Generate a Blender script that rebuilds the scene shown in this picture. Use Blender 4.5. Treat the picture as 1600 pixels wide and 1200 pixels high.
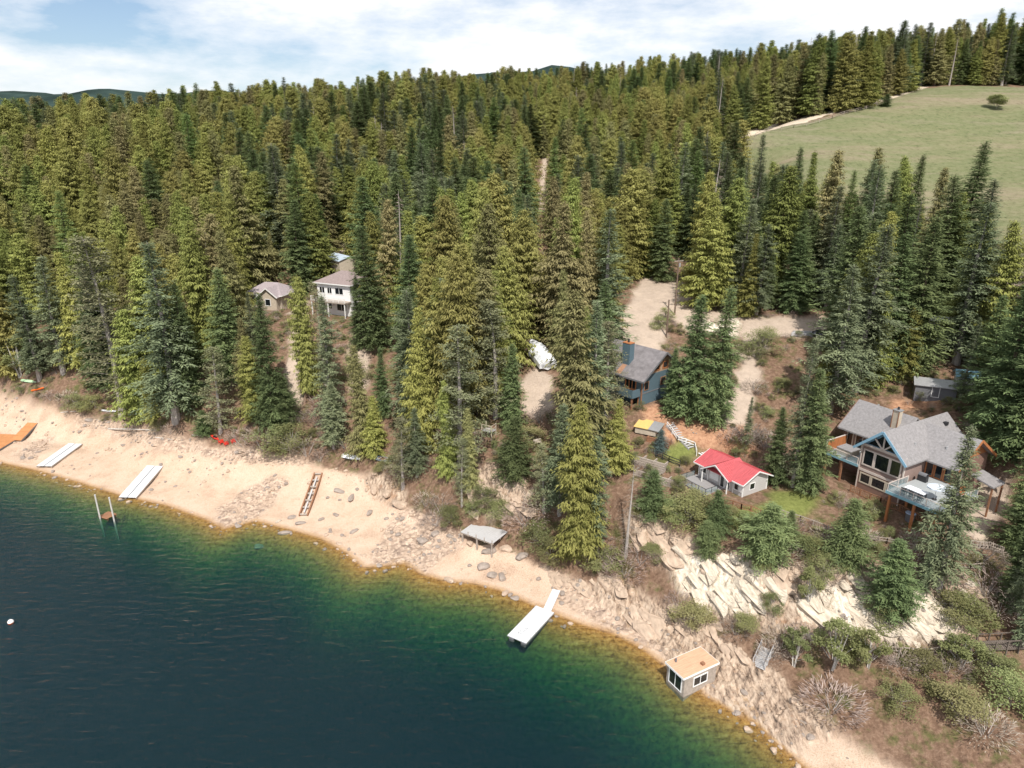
import bpy, math, random
import numpy as np
from mathutils import Vector, Matrix

for o in list(bpy.data.objects):
    bpy.data.objects.remove(o)
scene = bpy.context.scene
C = scene.collection
R = math.radians
RNG = random.Random(7)

# ------------------------------------------------------------------ camera
CAM_H, PITCH, FPX = 60.0, R(18.5), 1067.0
cd = bpy.data.cameras.new('camera'); cam = bpy.data.objects.new('camera', cd); C.objects.link(cam)
cam.location = (0, 0, CAM_H); cam.rotation_euler = (R(90) - PITCH, 0, 0)
cd.sensor_width = 36.0; cd.sensor_fit = 'HORIZONTAL'; cd.lens = 36.0 * FPX / 1600.0
cd.clip_start = 1.0; cd.clip_end = 30000
scene.camera = cam
scene.render.resolution_x = 1024; scene.render.resolution_y = 768

# ------------------------------------------------------------------ light
SUN_AZ = math.atan2(-1.0, 0.12)      # direction to the sun in the ground plane (x, y)
SUN_EL = R(54)
w = bpy.data.worlds.new('World'); scene.world = w; w.use_nodes = True
nt = w.node_tree; nt.nodes.clear()
def N(tree, t, **kw):
    n = tree.nodes.new(t)
    for k, v in kw.items():
        setattr(n, k, v)
    return n
out = N(nt, 'ShaderNodeOutputWorld'); bg = N(nt, 'ShaderNodeBackground')
sky = N(nt, 'ShaderNodeTexSky', sky_type='NISHITA'); sky.sun_disc = False
sky.sun_elevation = SUN_EL; sky.sun_rotation = math.pi / 2 - SUN_AZ
sky.air_density = 1.0; sky.dust_density = 2.0; sky.altitude = 500
tc = N(nt, 'ShaderNodeTexCoord')
mp = N(nt, 'ShaderNodeMapping'); mp.inputs['Scale'].default_value = (1.6, 1.6, 5.0)
cn = N(nt, 'ShaderNodeTexNoise'); cn.inputs['Scale'].default_value = 2.2; cn.inputs['Detail'].default_value = 8
cn.inputs['Roughness'].default_value = 0.6
cr = N(nt, 'ShaderNodeValToRGB'); cr.color_ramp.elements[0].position = 0.36; cr.color_ramp.elements[1].position = 0.58
mx = N(nt, 'ShaderNodeMix', data_type='RGBA'); mx.inputs['B'].default_value = (7.4, 7.5, 7.7, 1)
nt.links.new(tc.outputs['Generated'], mp.inputs['Vector']); nt.links.new(mp.outputs['Vector'], cn.inputs['Vector'])
nt.links.new(cn.outputs['Fac'], cr.inputs['Fac']); nt.links.new(cr.outputs['Color'], mx.inputs['Factor'])
nt.links.new(sky.outputs['Color'], mx.inputs['A']); nt.links.new(mx.outputs['Result'], bg.inputs['Color'])
bg.inputs['Strength'].default_value = 0.13
nt.links.new(bg.outputs['Background'], out.inputs['Surface'])

sl = bpy.data.lights.new('sun', 'SUN'); sl.energy = 4.6; sl.angle = R(0.53); sl.color = (1.0, 0.95, 0.87)
so = bpy.data.objects.new('sun', sl); C.objects.link(so)
sd = Vector((math.cos(SUN_AZ) * math.cos(SUN_EL), math.sin(SUN_AZ) * math.cos(SUN_EL), math.sin(SUN_EL)))
so.rotation_euler = sd.to_track_quat('Z', 'Y').to_euler(); so.location = sd * 300
scene.view_settings.view_transform = 'Standard'; scene.view_settings.look = 'None'
scene.view_settings.exposure = 0.15; scene.view_settings.gamma = 1.0
scene.view_settings.use_curve_mapping = False

# ------------------------------------------------------------------ pixel <-> place (1600 x 1200 photograph)
CT, ST = math.cos(PITCH), math.sin(PITCH)
def ray(px, py):
    r = (px - 800.0) / FPX; u = (600.0 - py) / FPX
    return np.array([r, CT + u * ST, -ST + u * CT])
def P(px, py, z):                     # where the pixel's ray meets the level z
    v = ray(px, py); d = (z - CAM_H) / v[2]
    return np.array([v[0] * d, v[1] * d, z])
def D(px, py, d):                     # point at a depth d
    v = ray(px, py)
    return np.array([v[0] * d, v[1] * d, CAM_H + v[2] * d])
def proj(x, y, z):
    dz = z - CAM_H
    dep = y * CT - dz * ST; up = y * ST + dz * CT
    dep = np.where(dep < 1.0, 1.0, dep)
    return 800 + FPX * x / dep, 600 - FPX * up / dep, dep

# ------------------------------------------------------------------ noise
def _hash(ix, iy, s):
    n = (ix.astype(np.int64) * 374761393 + iy.astype(np.int64) * 668265263 + s * 982451653) & 0x7fffffff
    n = ((n ^ (n >> 13)) * 1274126177) & 0x7fffffff
    return ((n ^ (n >> 16)) & 0xffff) / 65535.0
def vnoise(x, y, s=0):
    x = np.asarray(x, float); y = np.asarray(y, float)
    ix = np.floor(x); iy = np.floor(y); fx = x - ix; fy = y - iy
    fx = fx * fx * (3 - 2 * fx); fy = fy * fy * (3 - 2 * fy)
    a = _hash(ix, iy, s); b = _hash(ix + 1, iy, s); c = _hash(ix, iy + 1, s); d = _hash(ix + 1, iy + 1, s)
    return (a * (1 - fx) + b * fx) * (1 - fy) + (c * (1 - fx) + d * fx) * fy - 0.5
def fbm(x, y, s=0, o=4):
    r = 0; a = 1.0
    for i in range(o):
        r = r + a * vnoise(x, y, s + i); x = x * 2.03 + 5.1; y = y * 2.03 + 1.7; a *= 0.5
    return r
def sstep(a, b, x):
    t = np.clip((x - a) / (b - a), 0, 1)
    return t * t * (3 - 2 * t)
def inpoly(px, py, poly):
    px = np.asarray(px, float); py = np.asarray(py, float)
    res = np.zeros(px.shape, bool); n = len(poly)
    for i in range(n):
        x1, y1 = poly[i]; x2, y2 = poly[(i + 1) % n]
        if y1 == y2: continue
        c = ((y1 > py) != (y2 > py)) & (px < (x2 - x1) * (py - y1) / (y2 - y1) + x1)
        res ^= c
    return res

# ------------------------------------------------------------------ the lie of the land
SHORE_PX = [(0, 722), (60, 735), (120, 752), (190, 774), (260, 789), (320, 810), (350, 826), (400, 813), (450, 826), (500, 840),
            (540, 862), (568, 886), (600, 884), (632, 880), (660, 897), (700, 908), (740, 911), (780, 921), (830, 943), (870, 960),
            (910, 975), (960, 990), (1000, 1010), (1040, 1040), (1100, 1085), (1180, 1130), (1260, 1200)]
shore = [tuple(P(a, b, 0)[:2]) for a, b in SHORE_PX]
shore = [(-3200, 900), (-1500, 520), (-700, 330), (-400, 245), (-200, 172)] + shore + [(60, 22), (90, -30), (160, -120), (400, -500)]
SH = np.array(shore)
def shore_dist(x, y):
    x = np.asarray(x, float); y = np.asarray(y, float)
    best = np.full(x.shape, 1e18); sign = np.ones(x.shape)
    for i in range(len(SH) - 1):
        ax, ay = SH[i]; bx, by = SH[i + 1]; dx, dy = bx - ax, by - ay
        t = np.clip(((x - ax) * dx + (y - ay) * dy) / (dx * dx + dy * dy), 0, 1)
        qx = ax + t * dx; qy = ay + t * dy
        d = (x - qx) ** 2 + (y - qy) ** 2
        m = d < best
        best = np.where(m, d, best)
        cr_ = dx * (y - ay) - dy * (x - ax)
        sign = np.where(m, np.where(cr_ > 0, 1, -1), sign)
    return np.sqrt(best) * sign

CTRL = [  # px, py, height above the lake
 (0, 612, 4), (120, 650, 4.5), (240, 672, 4.8), (340, 695, 5), (430, 707, 5), (520, 732, 4.5), (600, 752, 4), (665, 792, 3.6), (760, 852, 3.4),
 (850, 885, 3.6), (930, 925, 3.8), (1000, 962, 4.2), (1075, 1005, 3.6), (1150, 1050, 3.0), (60, 670, 2.2), (200, 715, 2.4), (350, 755, 2.4), (480, 785, 2.2), (600, 830, 2.0),
 (720, 870, 2.2), (820, 910, 2.2),
 (0, 590, 8), (100, 612, 9), (250, 640, 10), (400, 662, 10), (500, 655, 11), (600, 690, 10), (700, 705, 12), (765, 690, 14), (820, 722, 12),
 (900, 795, 9.5), (960, 805, 10), (1000, 765, 13.5), (1060, 748, 14.0), (1110, 745, 14.3), (1175, 785, 14.0), (1215, 775, 14.2), (1000, 830, 10.5), (1060, 850, 9.5),
 (1100, 860, 9.6), (1150, 870, 10), (1050, 905, 7.5), (1100, 955, 5.2), (1200, 900, 9.6), (1200, 960, 6.5), (1250, 850, 11.5), (1250, 930, 8.2), (1250, 1000, 4.5),
 (1300, 830, 12.6), (1337, 760, 14.0), (1380, 775, 13.8), (1420, 800, 13.6), (1460, 818, 13.4), (1300, 760, 14.3), (1340, 900, 10.2), (1400, 870, 11.6), (1450, 930, 9.2), (1450, 1000, 5.8), (1400, 1012, 5.4), (1470, 1016, 5.4),
 (1530, 1010, 5.6), (1590, 1005, 6), (1520, 920, 10), (1590, 930, 10.5), (1520, 850, 13), (1560, 775, 16), (1600, 800, 15), (1300, 1000, 4.8), (1340, 1100, 3.0), (1450, 1150, 2.6), (1600, 1150, 3.5),
 (1500, 690, 19.5), (1440, 640, 20), (1340, 640, 19.5), (1280, 690, 17.0), (1240, 740, 15.2),
 (1000, 640, 20), (950, 600, 21.5), (1030, 600, 21.8), (930, 680, 16.5), (840, 585, 22.5), (825, 650, 17), (1085, 657, 18.6), (1060, 690, 16.6), (1150, 605, 21), (1200, 650, 18.5), (1120, 700, 16.5), (1160, 520, 25.5), (1020, 480, 28.5),
 (1010, 525, 25.6), (960, 500, 27), (1250, 522, 26), (1290, 505, 27), (1470, 530, 26.5), (1450, 605, 22), (1560, 440, 33), (1600, 425, 34), (1080, 440, 31), (1010, 435, 31),
 (600, 570, 19.5), (470, 585, 17.5), (525, 505, 24), (415, 482, 24), (330, 565, 18.5), (150, 505, 21), (0, 505, 21), (700, 570, 19), (720, 475, 26.5), (545, 418, 30), (525, 388, 33), (840, 520, 26),
 (560, 620, 14), (300, 610, 13.5), (640, 650, 12.5),
]
cps = [tuple(P(a, b, z)[:2]) + (z,) for a, b, z in CTRL]
for px, py, d in [(1400, 350, 195), (1400, 300, 213), (1400, 250, 236), (1400, 200, 263), (1400, 152, 292), (1250, 260, 228), (1250, 215, 254), (1170, 206, 256),
                  (1560, 330, 200), (1560, 250, 236), (1560, 170, 280), (1300, 178, 275), (1380, 156, 290), (1500, 135, 312), (1650, 140, 308), (1650, 250, 236)]:
    q = D(px, py, d); cps.append((q[0], q[1], q[2]))
cps += [(0, 200, 33), (-60, 205, 34), (60, 200, 36), (0, 260, 46), (0, 310, 58), (0, 360, 70), (0, 420, 80), (0, 500, 84), (0, 640, 74), (80, 250, 47), (90, 320, 62), (100, 400, 80), (110, 480, 88),
        (-120, 205, 35), (-110, 260, 46), (-170, 240, 43), (-225, 300, 50), (-120, 330, 58), (-300, 380, 52), (-150, 420, 66), (-260, 480, 60), (-150, 560, 66), (-420, 420, 46), (-420, 600, 44),
        (-800, 560, 40), (-800, 1000, 40), (0, 1000, 60), (250, 420, 100), (300, 560, 100), (300, 800, 90), (800, 1000, 90), (800, 400, 115), (430, 330, 95), (420, 200, 68), (300, 120, 42), (250, 60, 26), (800, 0, 50), (150, 20, 8), (250, -50, 20), (500, -300, 20), (-1500, 1200, 40), (1600, 500, 120)]
CP = np.array(cps); MQ = 9.0
def _phi(r2): return np.sqrt(r2 + MQ * MQ)
_n = len(CP)
_A = np.zeros((_n + 3, _n + 3))
_A[:_n, :_n] = -_phi((CP[:, None, 0] - CP[None, :, 0]) ** 2 + (CP[:, None, 1] - CP[None, :, 1]) ** 2) + np.eye(_n) * 1.2
_A[:_n, _n] = 1; _A[:_n, _n + 1] = CP[:, 0] / 100; _A[:_n, _n + 2] = CP[:, 1] / 100
_A[_n:, :_n] = _A[:_n, _n:].T
_W = np.linalg.solve(_A, np.concatenate([CP[:, 2], np.zeros(3)]))
def rbf(x, y):
    r = _W[_n] + _W[_n + 1] * x / 100 + _W[_n + 2] * y / 100
    for i in range(_n):
        r = r - _W[i] * _phi((x - CP[i, 0]) ** 2 + (y - CP[i, 1]) ** 2)
    return r

# building pads: centre x, y, half length, half depth, angle of the long side, level
PADS = []
def base_height(x, y):
    x = np.asarray(x, float); y = np.asarray(y, float)
    s = shore_dist(x, y)
    rb = np.clip(rbf(x, y), 0.3, 125)
    far = sstep(900, 1500, np.hypot(x, y)); rb = rb * (1 - far) + 30 * far
    k = sstep(2, 16, s)
    land = rb * k + (0.11 * np.maximum(s, 0)) * (1 - k)
    t = np.maximum(-s, 0)
    bed = -(0.13 * t + 0.048 * t * t); bed = np.maximum(bed, -26)
    z = np.where(s > 0, land, bed)
    for cx, cy, hl, hd, a, lv in PADS:
        ca, sa = math.cos(a), math.sin(a)
        lx = (x - cx) * ca + (y - cy) * sa; ly = -(x - cx) * sa + (y - cy) * ca
        dd = np.maximum(np.abs(lx) - hl, np.abs(ly) - hd)
        kk = 1 - sstep(0.0, 3.5, dd)
        z = z * (1 - kk) + lv * kk
    return z, s

# ground zones, drawn as outlines on the photograph and laid onto the land
Z_BEACH = [(-300, 560), (0, 612), (60, 632), (130, 652), (240, 676), (340, 698), (430, 708), (520, 735), (570, 745), (605, 770), (640, 800), (700, 838), (800, 868), (860, 890), (905, 915), (960, 950), (1010, 990), (1080, 1010), (1160, 1050), (1300, 1160), (1300, 1300), (-300, 900)]
Z_STONES = [[(20, 722), (30, 705), (75, 680), (85, 690), (50, 718)], [(330, 828), (345, 790), (420, 745), (450, 750), (420, 790), (385, 826)], [(565, 892), (590, 850), (620, 800), (680, 800), (730, 850), (700, 870), (660, 900)],
            [(120, 645), (240, 668), (350, 700), (480, 715), (470, 730), (330, 715), (200, 690), (120, 662)], [(860, 890), (930, 920), (1010, 960), (1080, 1010), (1040, 1030), (960, 985), (880, 940)]]
Z_ROCK = [[(975, 800), (1020, 795), (1075, 840), (1180, 880), (1260, 870), (1340, 870), (1430, 905), (1500, 900), (1530, 940), (1520, 1000), (1400, 1005), (1300, 1010), (1200, 985), (1120, 965), (1070, 940), (1040, 880), (985, 830)],
          [(735, 770), (760, 720), (800, 720), (840, 760), (830, 800), (770, 815)], [(905, 915), (960, 900), (1030, 940), (1120, 990), (1200, 1050), (1300, 1130), (1230, 1190), (1080, 1070), (1000, 990)],
          [(560, 745), (590, 740), (640, 770), (640, 800), (600, 790)]]
Z_WHITE = [[(1050, 880), (1090, 862), (1200, 890), (1190, 960), (1120, 965), (1060, 915)], [(1240, 945), (1270, 920), (1350, 920), (1400, 940), (1480, 930), (1510, 950), (1480, 1000), (1400, 1004), (1280, 985)], [(1080, 500), (1160, 500), (1150, 530), (1100, 520)]]
Z_DIRT = [[(965, 500), (1000, 445), (1012, 432), (1075, 446), (1090, 480), (1150, 495), (1290, 498), (1295, 522), (1200, 530), (1190, 560), (1175, 640), (1160, 670), (1120, 670), (1150, 590), (1160, 530), (1090, 520), (1045, 500), (1030, 560), (975, 550)],
          [(812, 640), (820, 585), (845, 570), (870, 585), (862, 640), (835, 660)], [(440, 640), (450, 560), (455, 480), (478, 470), (480, 600), (475, 640)],
          [(545, 560), (550, 520), (575, 520), (575, 600), (552, 620)], [(1530, 470), (1548, 430), (1580, 415), (1600, 425), (1600, 440), (1560, 460)], [(512, 420), (520, 370), (548, 378), (552, 400), (535, 420)],
          [(1505, 830), (1515, 760), (1580, 745), (1570, 800), (1540, 840)], [(836, 330), (850, 240), (858, 240), (850, 330)], [(800, 305), (830, 255), (838, 258), (825, 300)]]
Z_RED = [[(1030, 690), (1045, 650), (1100, 660), (1180, 670), (1180, 715), (1120, 710), (1080, 700)], [(1385, 640), (1400, 615), (1465, 620), (1470, 645)], [(1000, 640), (1030, 625), (1040, 660), (1010, 670)]]
Z_LAWN = [[(1035, 700), (1075, 692), (1095, 712), (1080, 722), (1045, 722)], [(1150, 800), (1190, 790), (1210, 770), (1270, 760), (1275, 800), (1180, 830), (1130, 822)], [(1400, 480), (1440, 470), (1440, 500)], [(520, 405), (560, 380), (580, 400), (545, 415)]]
Z_MEADOW = [(1162, 218), (1175, 208), (1300, 183), (1395, 152), (1480, 120), (1900, 100), (1900, 430), (1560, 430), (1300, 390), (1180, 300), (1155, 250)]
Z_ROAD = [(1158, 206), (1175, 197), (1300, 167), (1385, 149), (1440, 133), (1456, 134), (1397, 153), (1300, 179), (1175, 211), (1158, 218)]

def zones(x, y, z, s):
    px, py, dep = proj(x, y, z)
    vis = (y > 5)
    jx = fbm(x * 0.35, y * 0.35, 31, 3) * 14 * 130 / dep; jy = fbm(x * 0.35 + 40, y * 0.35, 37, 3) * 9 * 130 / dep
    qx, qy = px + jx, py + jy
    def m(polys):
        r = np.zeros(px.shape, bool)
        for p in polys: r |= inpoly(qx, qy, p)
        return (r & vis).astype(float)
    d = {}
    d['sand'] = np.maximum(m([Z_BEACH]), (np.abs(s) < 6).astype(float)) * (s > -400)
    d['stones'] = m(Z_STONES); d['rock'] = m(Z_ROCK); d['white'] = m(Z_WHITE)
    d['dirt'] = m(Z_DIRT); d['red'] = m(Z_RED); d['lawn'] = m(Z_LAWN)
    d['meadow'] = (inpoly(px + jx * .4, py + jy * .4, Z_MEADOW) & (y > 150) & (y < 342 + jx)).astype(float)
    d['road'] = (inpoly(px + jx * .15, py + jy * .15, Z_ROAD) & (y > 180)).astype(float)
    return d

STR_DIR = np.array([0.93, 0.37])          # across the bedding of the rock
def height(x, y, full=False):
    x = np.asarray(x, float); y = np.asarray(y, float)
    z, s = base_height(x, y)
    zn = zones(x, y, z, s)
    near = 1 - sstep(300, 500, np.hypot(x, y))
    land = sstep(0, 8, s)
    rk = np.maximum(zn['rock'], zn['white'] * 0.8)
    calm = np.maximum.reduce([zn['sand'] * (1 - rk), zn['dirt'] * (1 - zn['white']), zn['lawn'], zn['meadow'], zn['road']])
    pad = np.zeros(x.shape)
    for cx, cy, hl, hd, a, lv in PADS:
        ca, sa = math.cos(a), math.sin(a)
        lx = (x - cx) * ca + (y - cy) * sa; ly = -(x - cx) * sa + (y - cy) * ca
        pad = np.maximum(pad, 1 - sstep(0, 2, np.maximum(np.abs(lx) - hl, np.abs(ly) - hd)))
    u = x * STR_DIR[0] + y * STR_DIR[1]; vv = -x * STR_DIR[1] + y * STR_DIR[0]
    t = u / 1.9 + fbm(x * 0.10, y * 0.10, 3, 3) * 2.2 + vv * 0.06
    saw = t - np.floor(t); saw = np.where(saw < 0.8, saw / 0.8, (1 - saw) / 0.2)
    t2 = u / 0.63 + fbm(x * 0.3, y * 0.3, 5, 2) * 1.7
    saw2 = t2 - np.floor(t2)
    blk = fbm(x * 0.55 + 9, y * 0.55, 11, 4)
    det = rk * (1 - pad) * (0.7 * (saw - 0.4) + 0.22 * (saw2 - .5) + 0.8 * blk)
    rough = (1 - calm) * (1 - rk) * land * (1 - pad) * (0.9 * fbm(x * 0.12, y * 0.12, 17, 3) + 0.42 * fbm(x * 0.7, y * 0.7, 19, 3))
    soft = calm * land * (1 - pad) * (0.30 * fbm(x * 0.12, y * 0.12, 23, 2) + 0.07 * fbm(x * 1.1, y * 1.1, 29, 2))
    pebb = zn['stones'] * (1 - pad) * sstep(0, 2, s) * 0.35 * fbm(x * 1.3, y * 1.3, 41, 3)
    under = np.where(s < 0, 0.25 * fbm(x * 0.5, y * 0.5, 43, 3) * sstep(0.5, 4, -s), 0)
    zz = z + near * (det * sstep(-1, 4, s) + rough + soft + pebb + under)
    zz = np.where((s > 0.6) & (zz < 0.05), 0.05, zz)
    if full: return zz, s, zn
    return zz
def hz(x, y): return float(height(np.array([x]), np.array([y]))[0])
_DS = np.concatenate([np.arange(55, 200, 0.35), np.arange(200, 620, 1.5)])
def G(px, py):                         # first ground the pixel's ray meets
    v = ray(px, py); xs, ys, zs = v[0] * _DS, v[1] * _DS, CAM_H + v[2] * _DS
    h = height(xs, ys); k = np.nonzero(zs <= np.maximum(h, 0))[0]
    if len(k) == 0: return D(px, py, 400)
    k = k[0]
    if k > 0:
        f0 = zs[k-1] - max(h[k-1], 0); f1 = zs[k] - max(h[k], 0); t = f0 / (f0 - f1 + 1e-9)
        d = _DS[k-1] + t * (_DS[k] - _DS[k-1])
    else: d = _DS[0]
    x, y = v[0] * d, v[1] * d
    return np.array([x, y, hz(x, y)])
def TOP(px, py, hgt, dmin=60):         # ground point of a thing of height hgt whose top is at the pixel
    v = ray(px, py); ds = _DS[_DS > dmin]; xs, ys, zs = v[0] * ds, v[1] * ds, CAM_H + v[2] * ds
    f = zs - height(xs, ys) - hgt; k = np.nonzero(f <= 0)[0]
    d = ds[k[0]] if len(k) else 300.0
    x, y = v[0] * d, v[1] * d
    return np.array([x, y, hz(x, y)])

# places of the buildings (needed by the ground beneath them)
HO = np.array([50.45, 90.4]); HA = R(-60); HZ = 13.7            # large house: front left corner
CO = np.array([28.3, 93.9]); CA = R(-58.5); CZ = 14.0           # cabin
BO = np.array([21.6, 107.5]); BA = R(-49.5); BZ = 20.2          # blue house: near corner
def loc2w(o, a, x, y): return (o[0] + x * math.cos(a) - y * math.sin(a), o[1] + x * math.sin(a) + y * math.cos(a))
c_ = loc2w(HO, HA, 4.0, 7.0); PADS.append((c_[0], c_[1], 10.5, 7.5, HA, HZ))
c_ = loc2w(CO, CA, 5.0, 2.2); PADS.append((c_[0], c_[1], 5.8, 4.6, CA, CZ))
c_ = loc2w(BO, BA, -6.0, 5.0); PADS.append((c_[0], c_[1], 6.5, 5.5, BA, BZ))
WH = D(525, 492, 160); WZ = WH[2]; PADS.append((WH[0], WH[1] + 3, 6.0, 6.0, R(-20), WZ))
LH = D(415, 482, 172); LZ = LH[2]; PADS.append((LH[0], LH[1] + 3, 6.0, 5.5, R(-15), LZ))

# ------------------------------------------------------------------ mesh helpers
def tag(o, label=None, cat=None, group=None, kind=None):
    if label: o['label'] = label
    if cat: o['category'] = cat
    if group: o['group'] = group
    if kind: o['kind'] = kind
    return o
def empty(name, loc, rz=0, label=None, cat=None, group=None):
    o = bpy.data.objects.new(name, None); C.objects.link(o); o.location = loc; o.rotation_euler = (0, 0, rz)
    o.empty_display_size = 0.5
    return tag(o, label, cat, group)
class MB:
    def __init__(self): self.v = []; self.f = []
    def poly(self, pts):
        n = len(self.v); self.v += [tuple(p) for p in pts]; self.f.append(tuple(range(n, n + len(pts)))); return self
    def hexa(self, p):       # 8 corners: bottom 0-3, top 4-7
        n = len(self.v); self.v += [tuple(q) for q in p]
        for f in ((3, 2, 1, 0), (4, 5, 6, 7), (0, 1, 5, 4), (1, 2, 6, 5), (2, 3, 7, 6), (3, 0, 4, 7)):
            self.f.append(tuple(n + i for i in f))
        return self
    def box(self, x0, x1, y0, y1, z0, z1):
        return self.hexa([(x0, y0, z0), (x1, y0, z0), (x1, y1, z0), (x0, y1, z0), (x0, y0, z1), (x1, y0, z1), (x1, y1, z1), (x0, y1, z1)])
    def slab(self, pts, th):  # a sloping plate, pts = its top outline
        n = len(self.v); k = len(pts)
        self.v += [tuple(p) for p in pts] + [(p[0], p[1], p[2] - th) for p in pts]
        self.f.append(tuple(range(n, n + k))); self.f.append(tuple(reversed(range(n + k, n + 2 * k))))
        for i in range(k):
            j = (i + 1) % k; self.f.append((n + i, n + k + i, n + k + j, n + j))
        return self
    def bar(self, a, b, wd, ht=None):   # square bar between two points
        ht = ht or wd; a = Vector(a); b = Vector(b); d = (b - a).normalized()
        up = Vector((0, 0, 1)) if abs(d.z) < 0.95 else Vector((1, 0, 0))
        s = d.cross(up).normalized() * wd / 2; t = s.cross(d).normalized() * ht / 2
        return self.hexa([a - s - t, a + s - t, b + s - t, b - s - t, a - s + t, a + s + t, b + s + t, b - s + t])
    def tube(self, a, b, r0, r1=None, n=8):
        r1 = r0 if r1 is None else r1; a = Vector(a); b = Vector(b); d = (b - a).normalized()
        up = Vector((0, 0, 1)) if abs(d.z) < 0.95 else Vector((1, 0, 0))
        s = d.cross(up).normalized(); t = s.cross(d).normalized(); k = len(self.v)
        for q, r in ((a, r0), (b, r1)):
            for i in range(n):
                an = 2 * math.pi * i / n; self.v.append(tuple(q + s * math.cos(an) * r + t * math.sin(an) * r))
        for i in range(n):
            j = (i + 1) % n; self.f.append((k + i, k + j, k + n + j, k + n + i))
        self.f.append(tuple(reversed(range(k, k + n)))); self.f.append(tuple(range(k + n, k + 2 * n)))
        return self
    def mesh(self, name, m):
        me = bpy.data.meshes.new(name); me.from_pydata(self.v, [], self.f); me.validate(); me.update()
        if m is not None: me.materials.append(m)
        return me
    def build(self, name, m, parent=None, loc=None, rz=0, smooth=False):
        me = self.mesh(name, m)
        if smooth: me.polygons.foreach_set('use_smooth', [True] * len(me.polygons))
        o = bpy.data.objects.new(name, me); C.objects.link(o)
        if parent is not None: o.parent = parent
        if loc is not None: o.location = loc
        o.rotation_euler = (0, 0, rz)
        return o

# ------------------------------------------------------------------ materials
MATS = {}
def mat(name, col, rough=0.7, var=0.15, scale=2.0, bump=0.0, metal=0.0, spec=0.4, grain=None, bscale=None):
    if name in MATS: return MATS[name]
    m = bpy.data.materials.new(name); m.use_nodes = True; t = m.node_tree; b = t.nodes['Principled BSDF']
    b.inputs['Roughness'].default_value = rough; b.inputs['Metallic'].default_value = metal; b.inputs['Specular IOR Level'].default_value = spec
    tc = N(t, 'ShaderNodeTexCoord'); vec = tc.outputs['Object']
    if grain:
        mpn = N(t, 'ShaderNodeMapping'); mpn.inputs['Scale'].default_value = grain; t.links.new(vec, mpn.inputs['Vector']); vec = mpn.outputs['Vector']
    nz = N(t, 'ShaderNodeTexNoise'); nz.inputs['Scale'].default_value = scale; nz.inputs['Detail'].default_value = 6; nz.inputs['Roughness'].default_value = 0.65
    t.links.new(vec, nz.inputs['Vector'])
    rp = N(t, 'ShaderNodeValToRGB'); rp.color_ramp.elements[0].position = 0.3; rp.color_ramp.elements[1].position = 0.7
    rp.color_ramp.elements[0].color = (*[c * (1 - var) for c in col], 1); rp.color_ramp.elements[1].color = (*[min(1, c * (1 + var)) for c in col], 1)
    t.links.new(nz.outputs['Fac'], rp.inputs['Fac']); t.links.new(rp.outputs['Color'], b.inputs['Base Color'])
    if bump:
        n2 = N(t, 'ShaderNodeTexNoise'); n2.inputs['Scale'].default_value = bscale or scale * 4; n2.inputs['Detail'].default_value = 4; t.links.new(vec, n2.inputs['Vector'])
        bp = N(t, 'ShaderNodeBump'); bp.inputs['Strength'].default_value = bump; bp.inputs['Distance'].default_value = 0.1
        t.links.new(n2.outputs['Fac'], bp.inputs['Height']); t.links.new(bp.outputs['Normal'], b.inputs['Normal'])
    MATS[name] = m
    return m
def leafmat(name, c1, c2, hue=0.02, val=0.35, trans=0.25):
    m = bpy.data.materials.new(name); m.use_nodes = True; t = m.node_tree; t.nodes.clear()
    o = N(t, 'ShaderNodeOutputMaterial'); at = N(t, 'ShaderNodeAttribute', attribute_name='tint'); oi = N(t, 'ShaderNodeObjectInfo')
    mxn = N(t, 'ShaderNodeMix', data_type='RGBA'); mxn.inputs['A'].default_value = (*c1, 1); mxn.inputs['B'].default_value = (*c2, 1)
    t.links.new(at.outputs['Fac'], mxn.inputs['Factor'])
    hs = N(t, 'ShaderNodeHueSaturation')
    mh = N(t, 'ShaderNodeMapRange'); mh.inputs['To Min'].default_value = 0.5 - hue; mh.inputs['To Max'].default_value = 0.5 + hue
    mv = N(t, 'ShaderNodeMapRange'); mv.inputs['To Min'].default_value = 1 - val; mv.inputs['To Max'].default_value = 1 + val
    mul = N(t, 'ShaderNodeMath', operation='MULTIPLY'); mul.inputs[1].default_value = 7.31; fr = N(t, 'ShaderNodeMath', operation='FRACT')
    t.links.new(oi.outputs['Random'], mv.inputs['Value']); t.links.new(oi.outputs['Random'], mul.inputs[0]); t.links.new(mul.outputs[0], fr.inputs[0]); t.links.new(fr.outputs[0], mh.inputs['Value'])
    t.links.new(mh.outputs['Result'], hs.inputs['Hue']); t.links.new(mv.outputs['Result'], hs.inputs['Value']); t.links.new(mxn.outputs['Result'], hs.inputs['Color'])
    df = N(t, 'ShaderNodeBsdfDiffuse'); tr = N(t, 'ShaderNodeBsdfTranslucent'); ms = N(t, 'ShaderNodeMixShader'); ms.inputs['Fac'].default_value = trans
    t.links.new(hs.outputs['Color'], df.inputs['Color']); t.links.new(hs.outputs['Color'], tr.inputs['Color'])
    t.links.new(df.outputs[0], ms.inputs[1]); t.links.new(tr.outputs[0], ms.inputs[2]); t.links.new(ms.outputs[0], o.inputs['Surface'])
    MATS[name] = m
    return m

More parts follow.
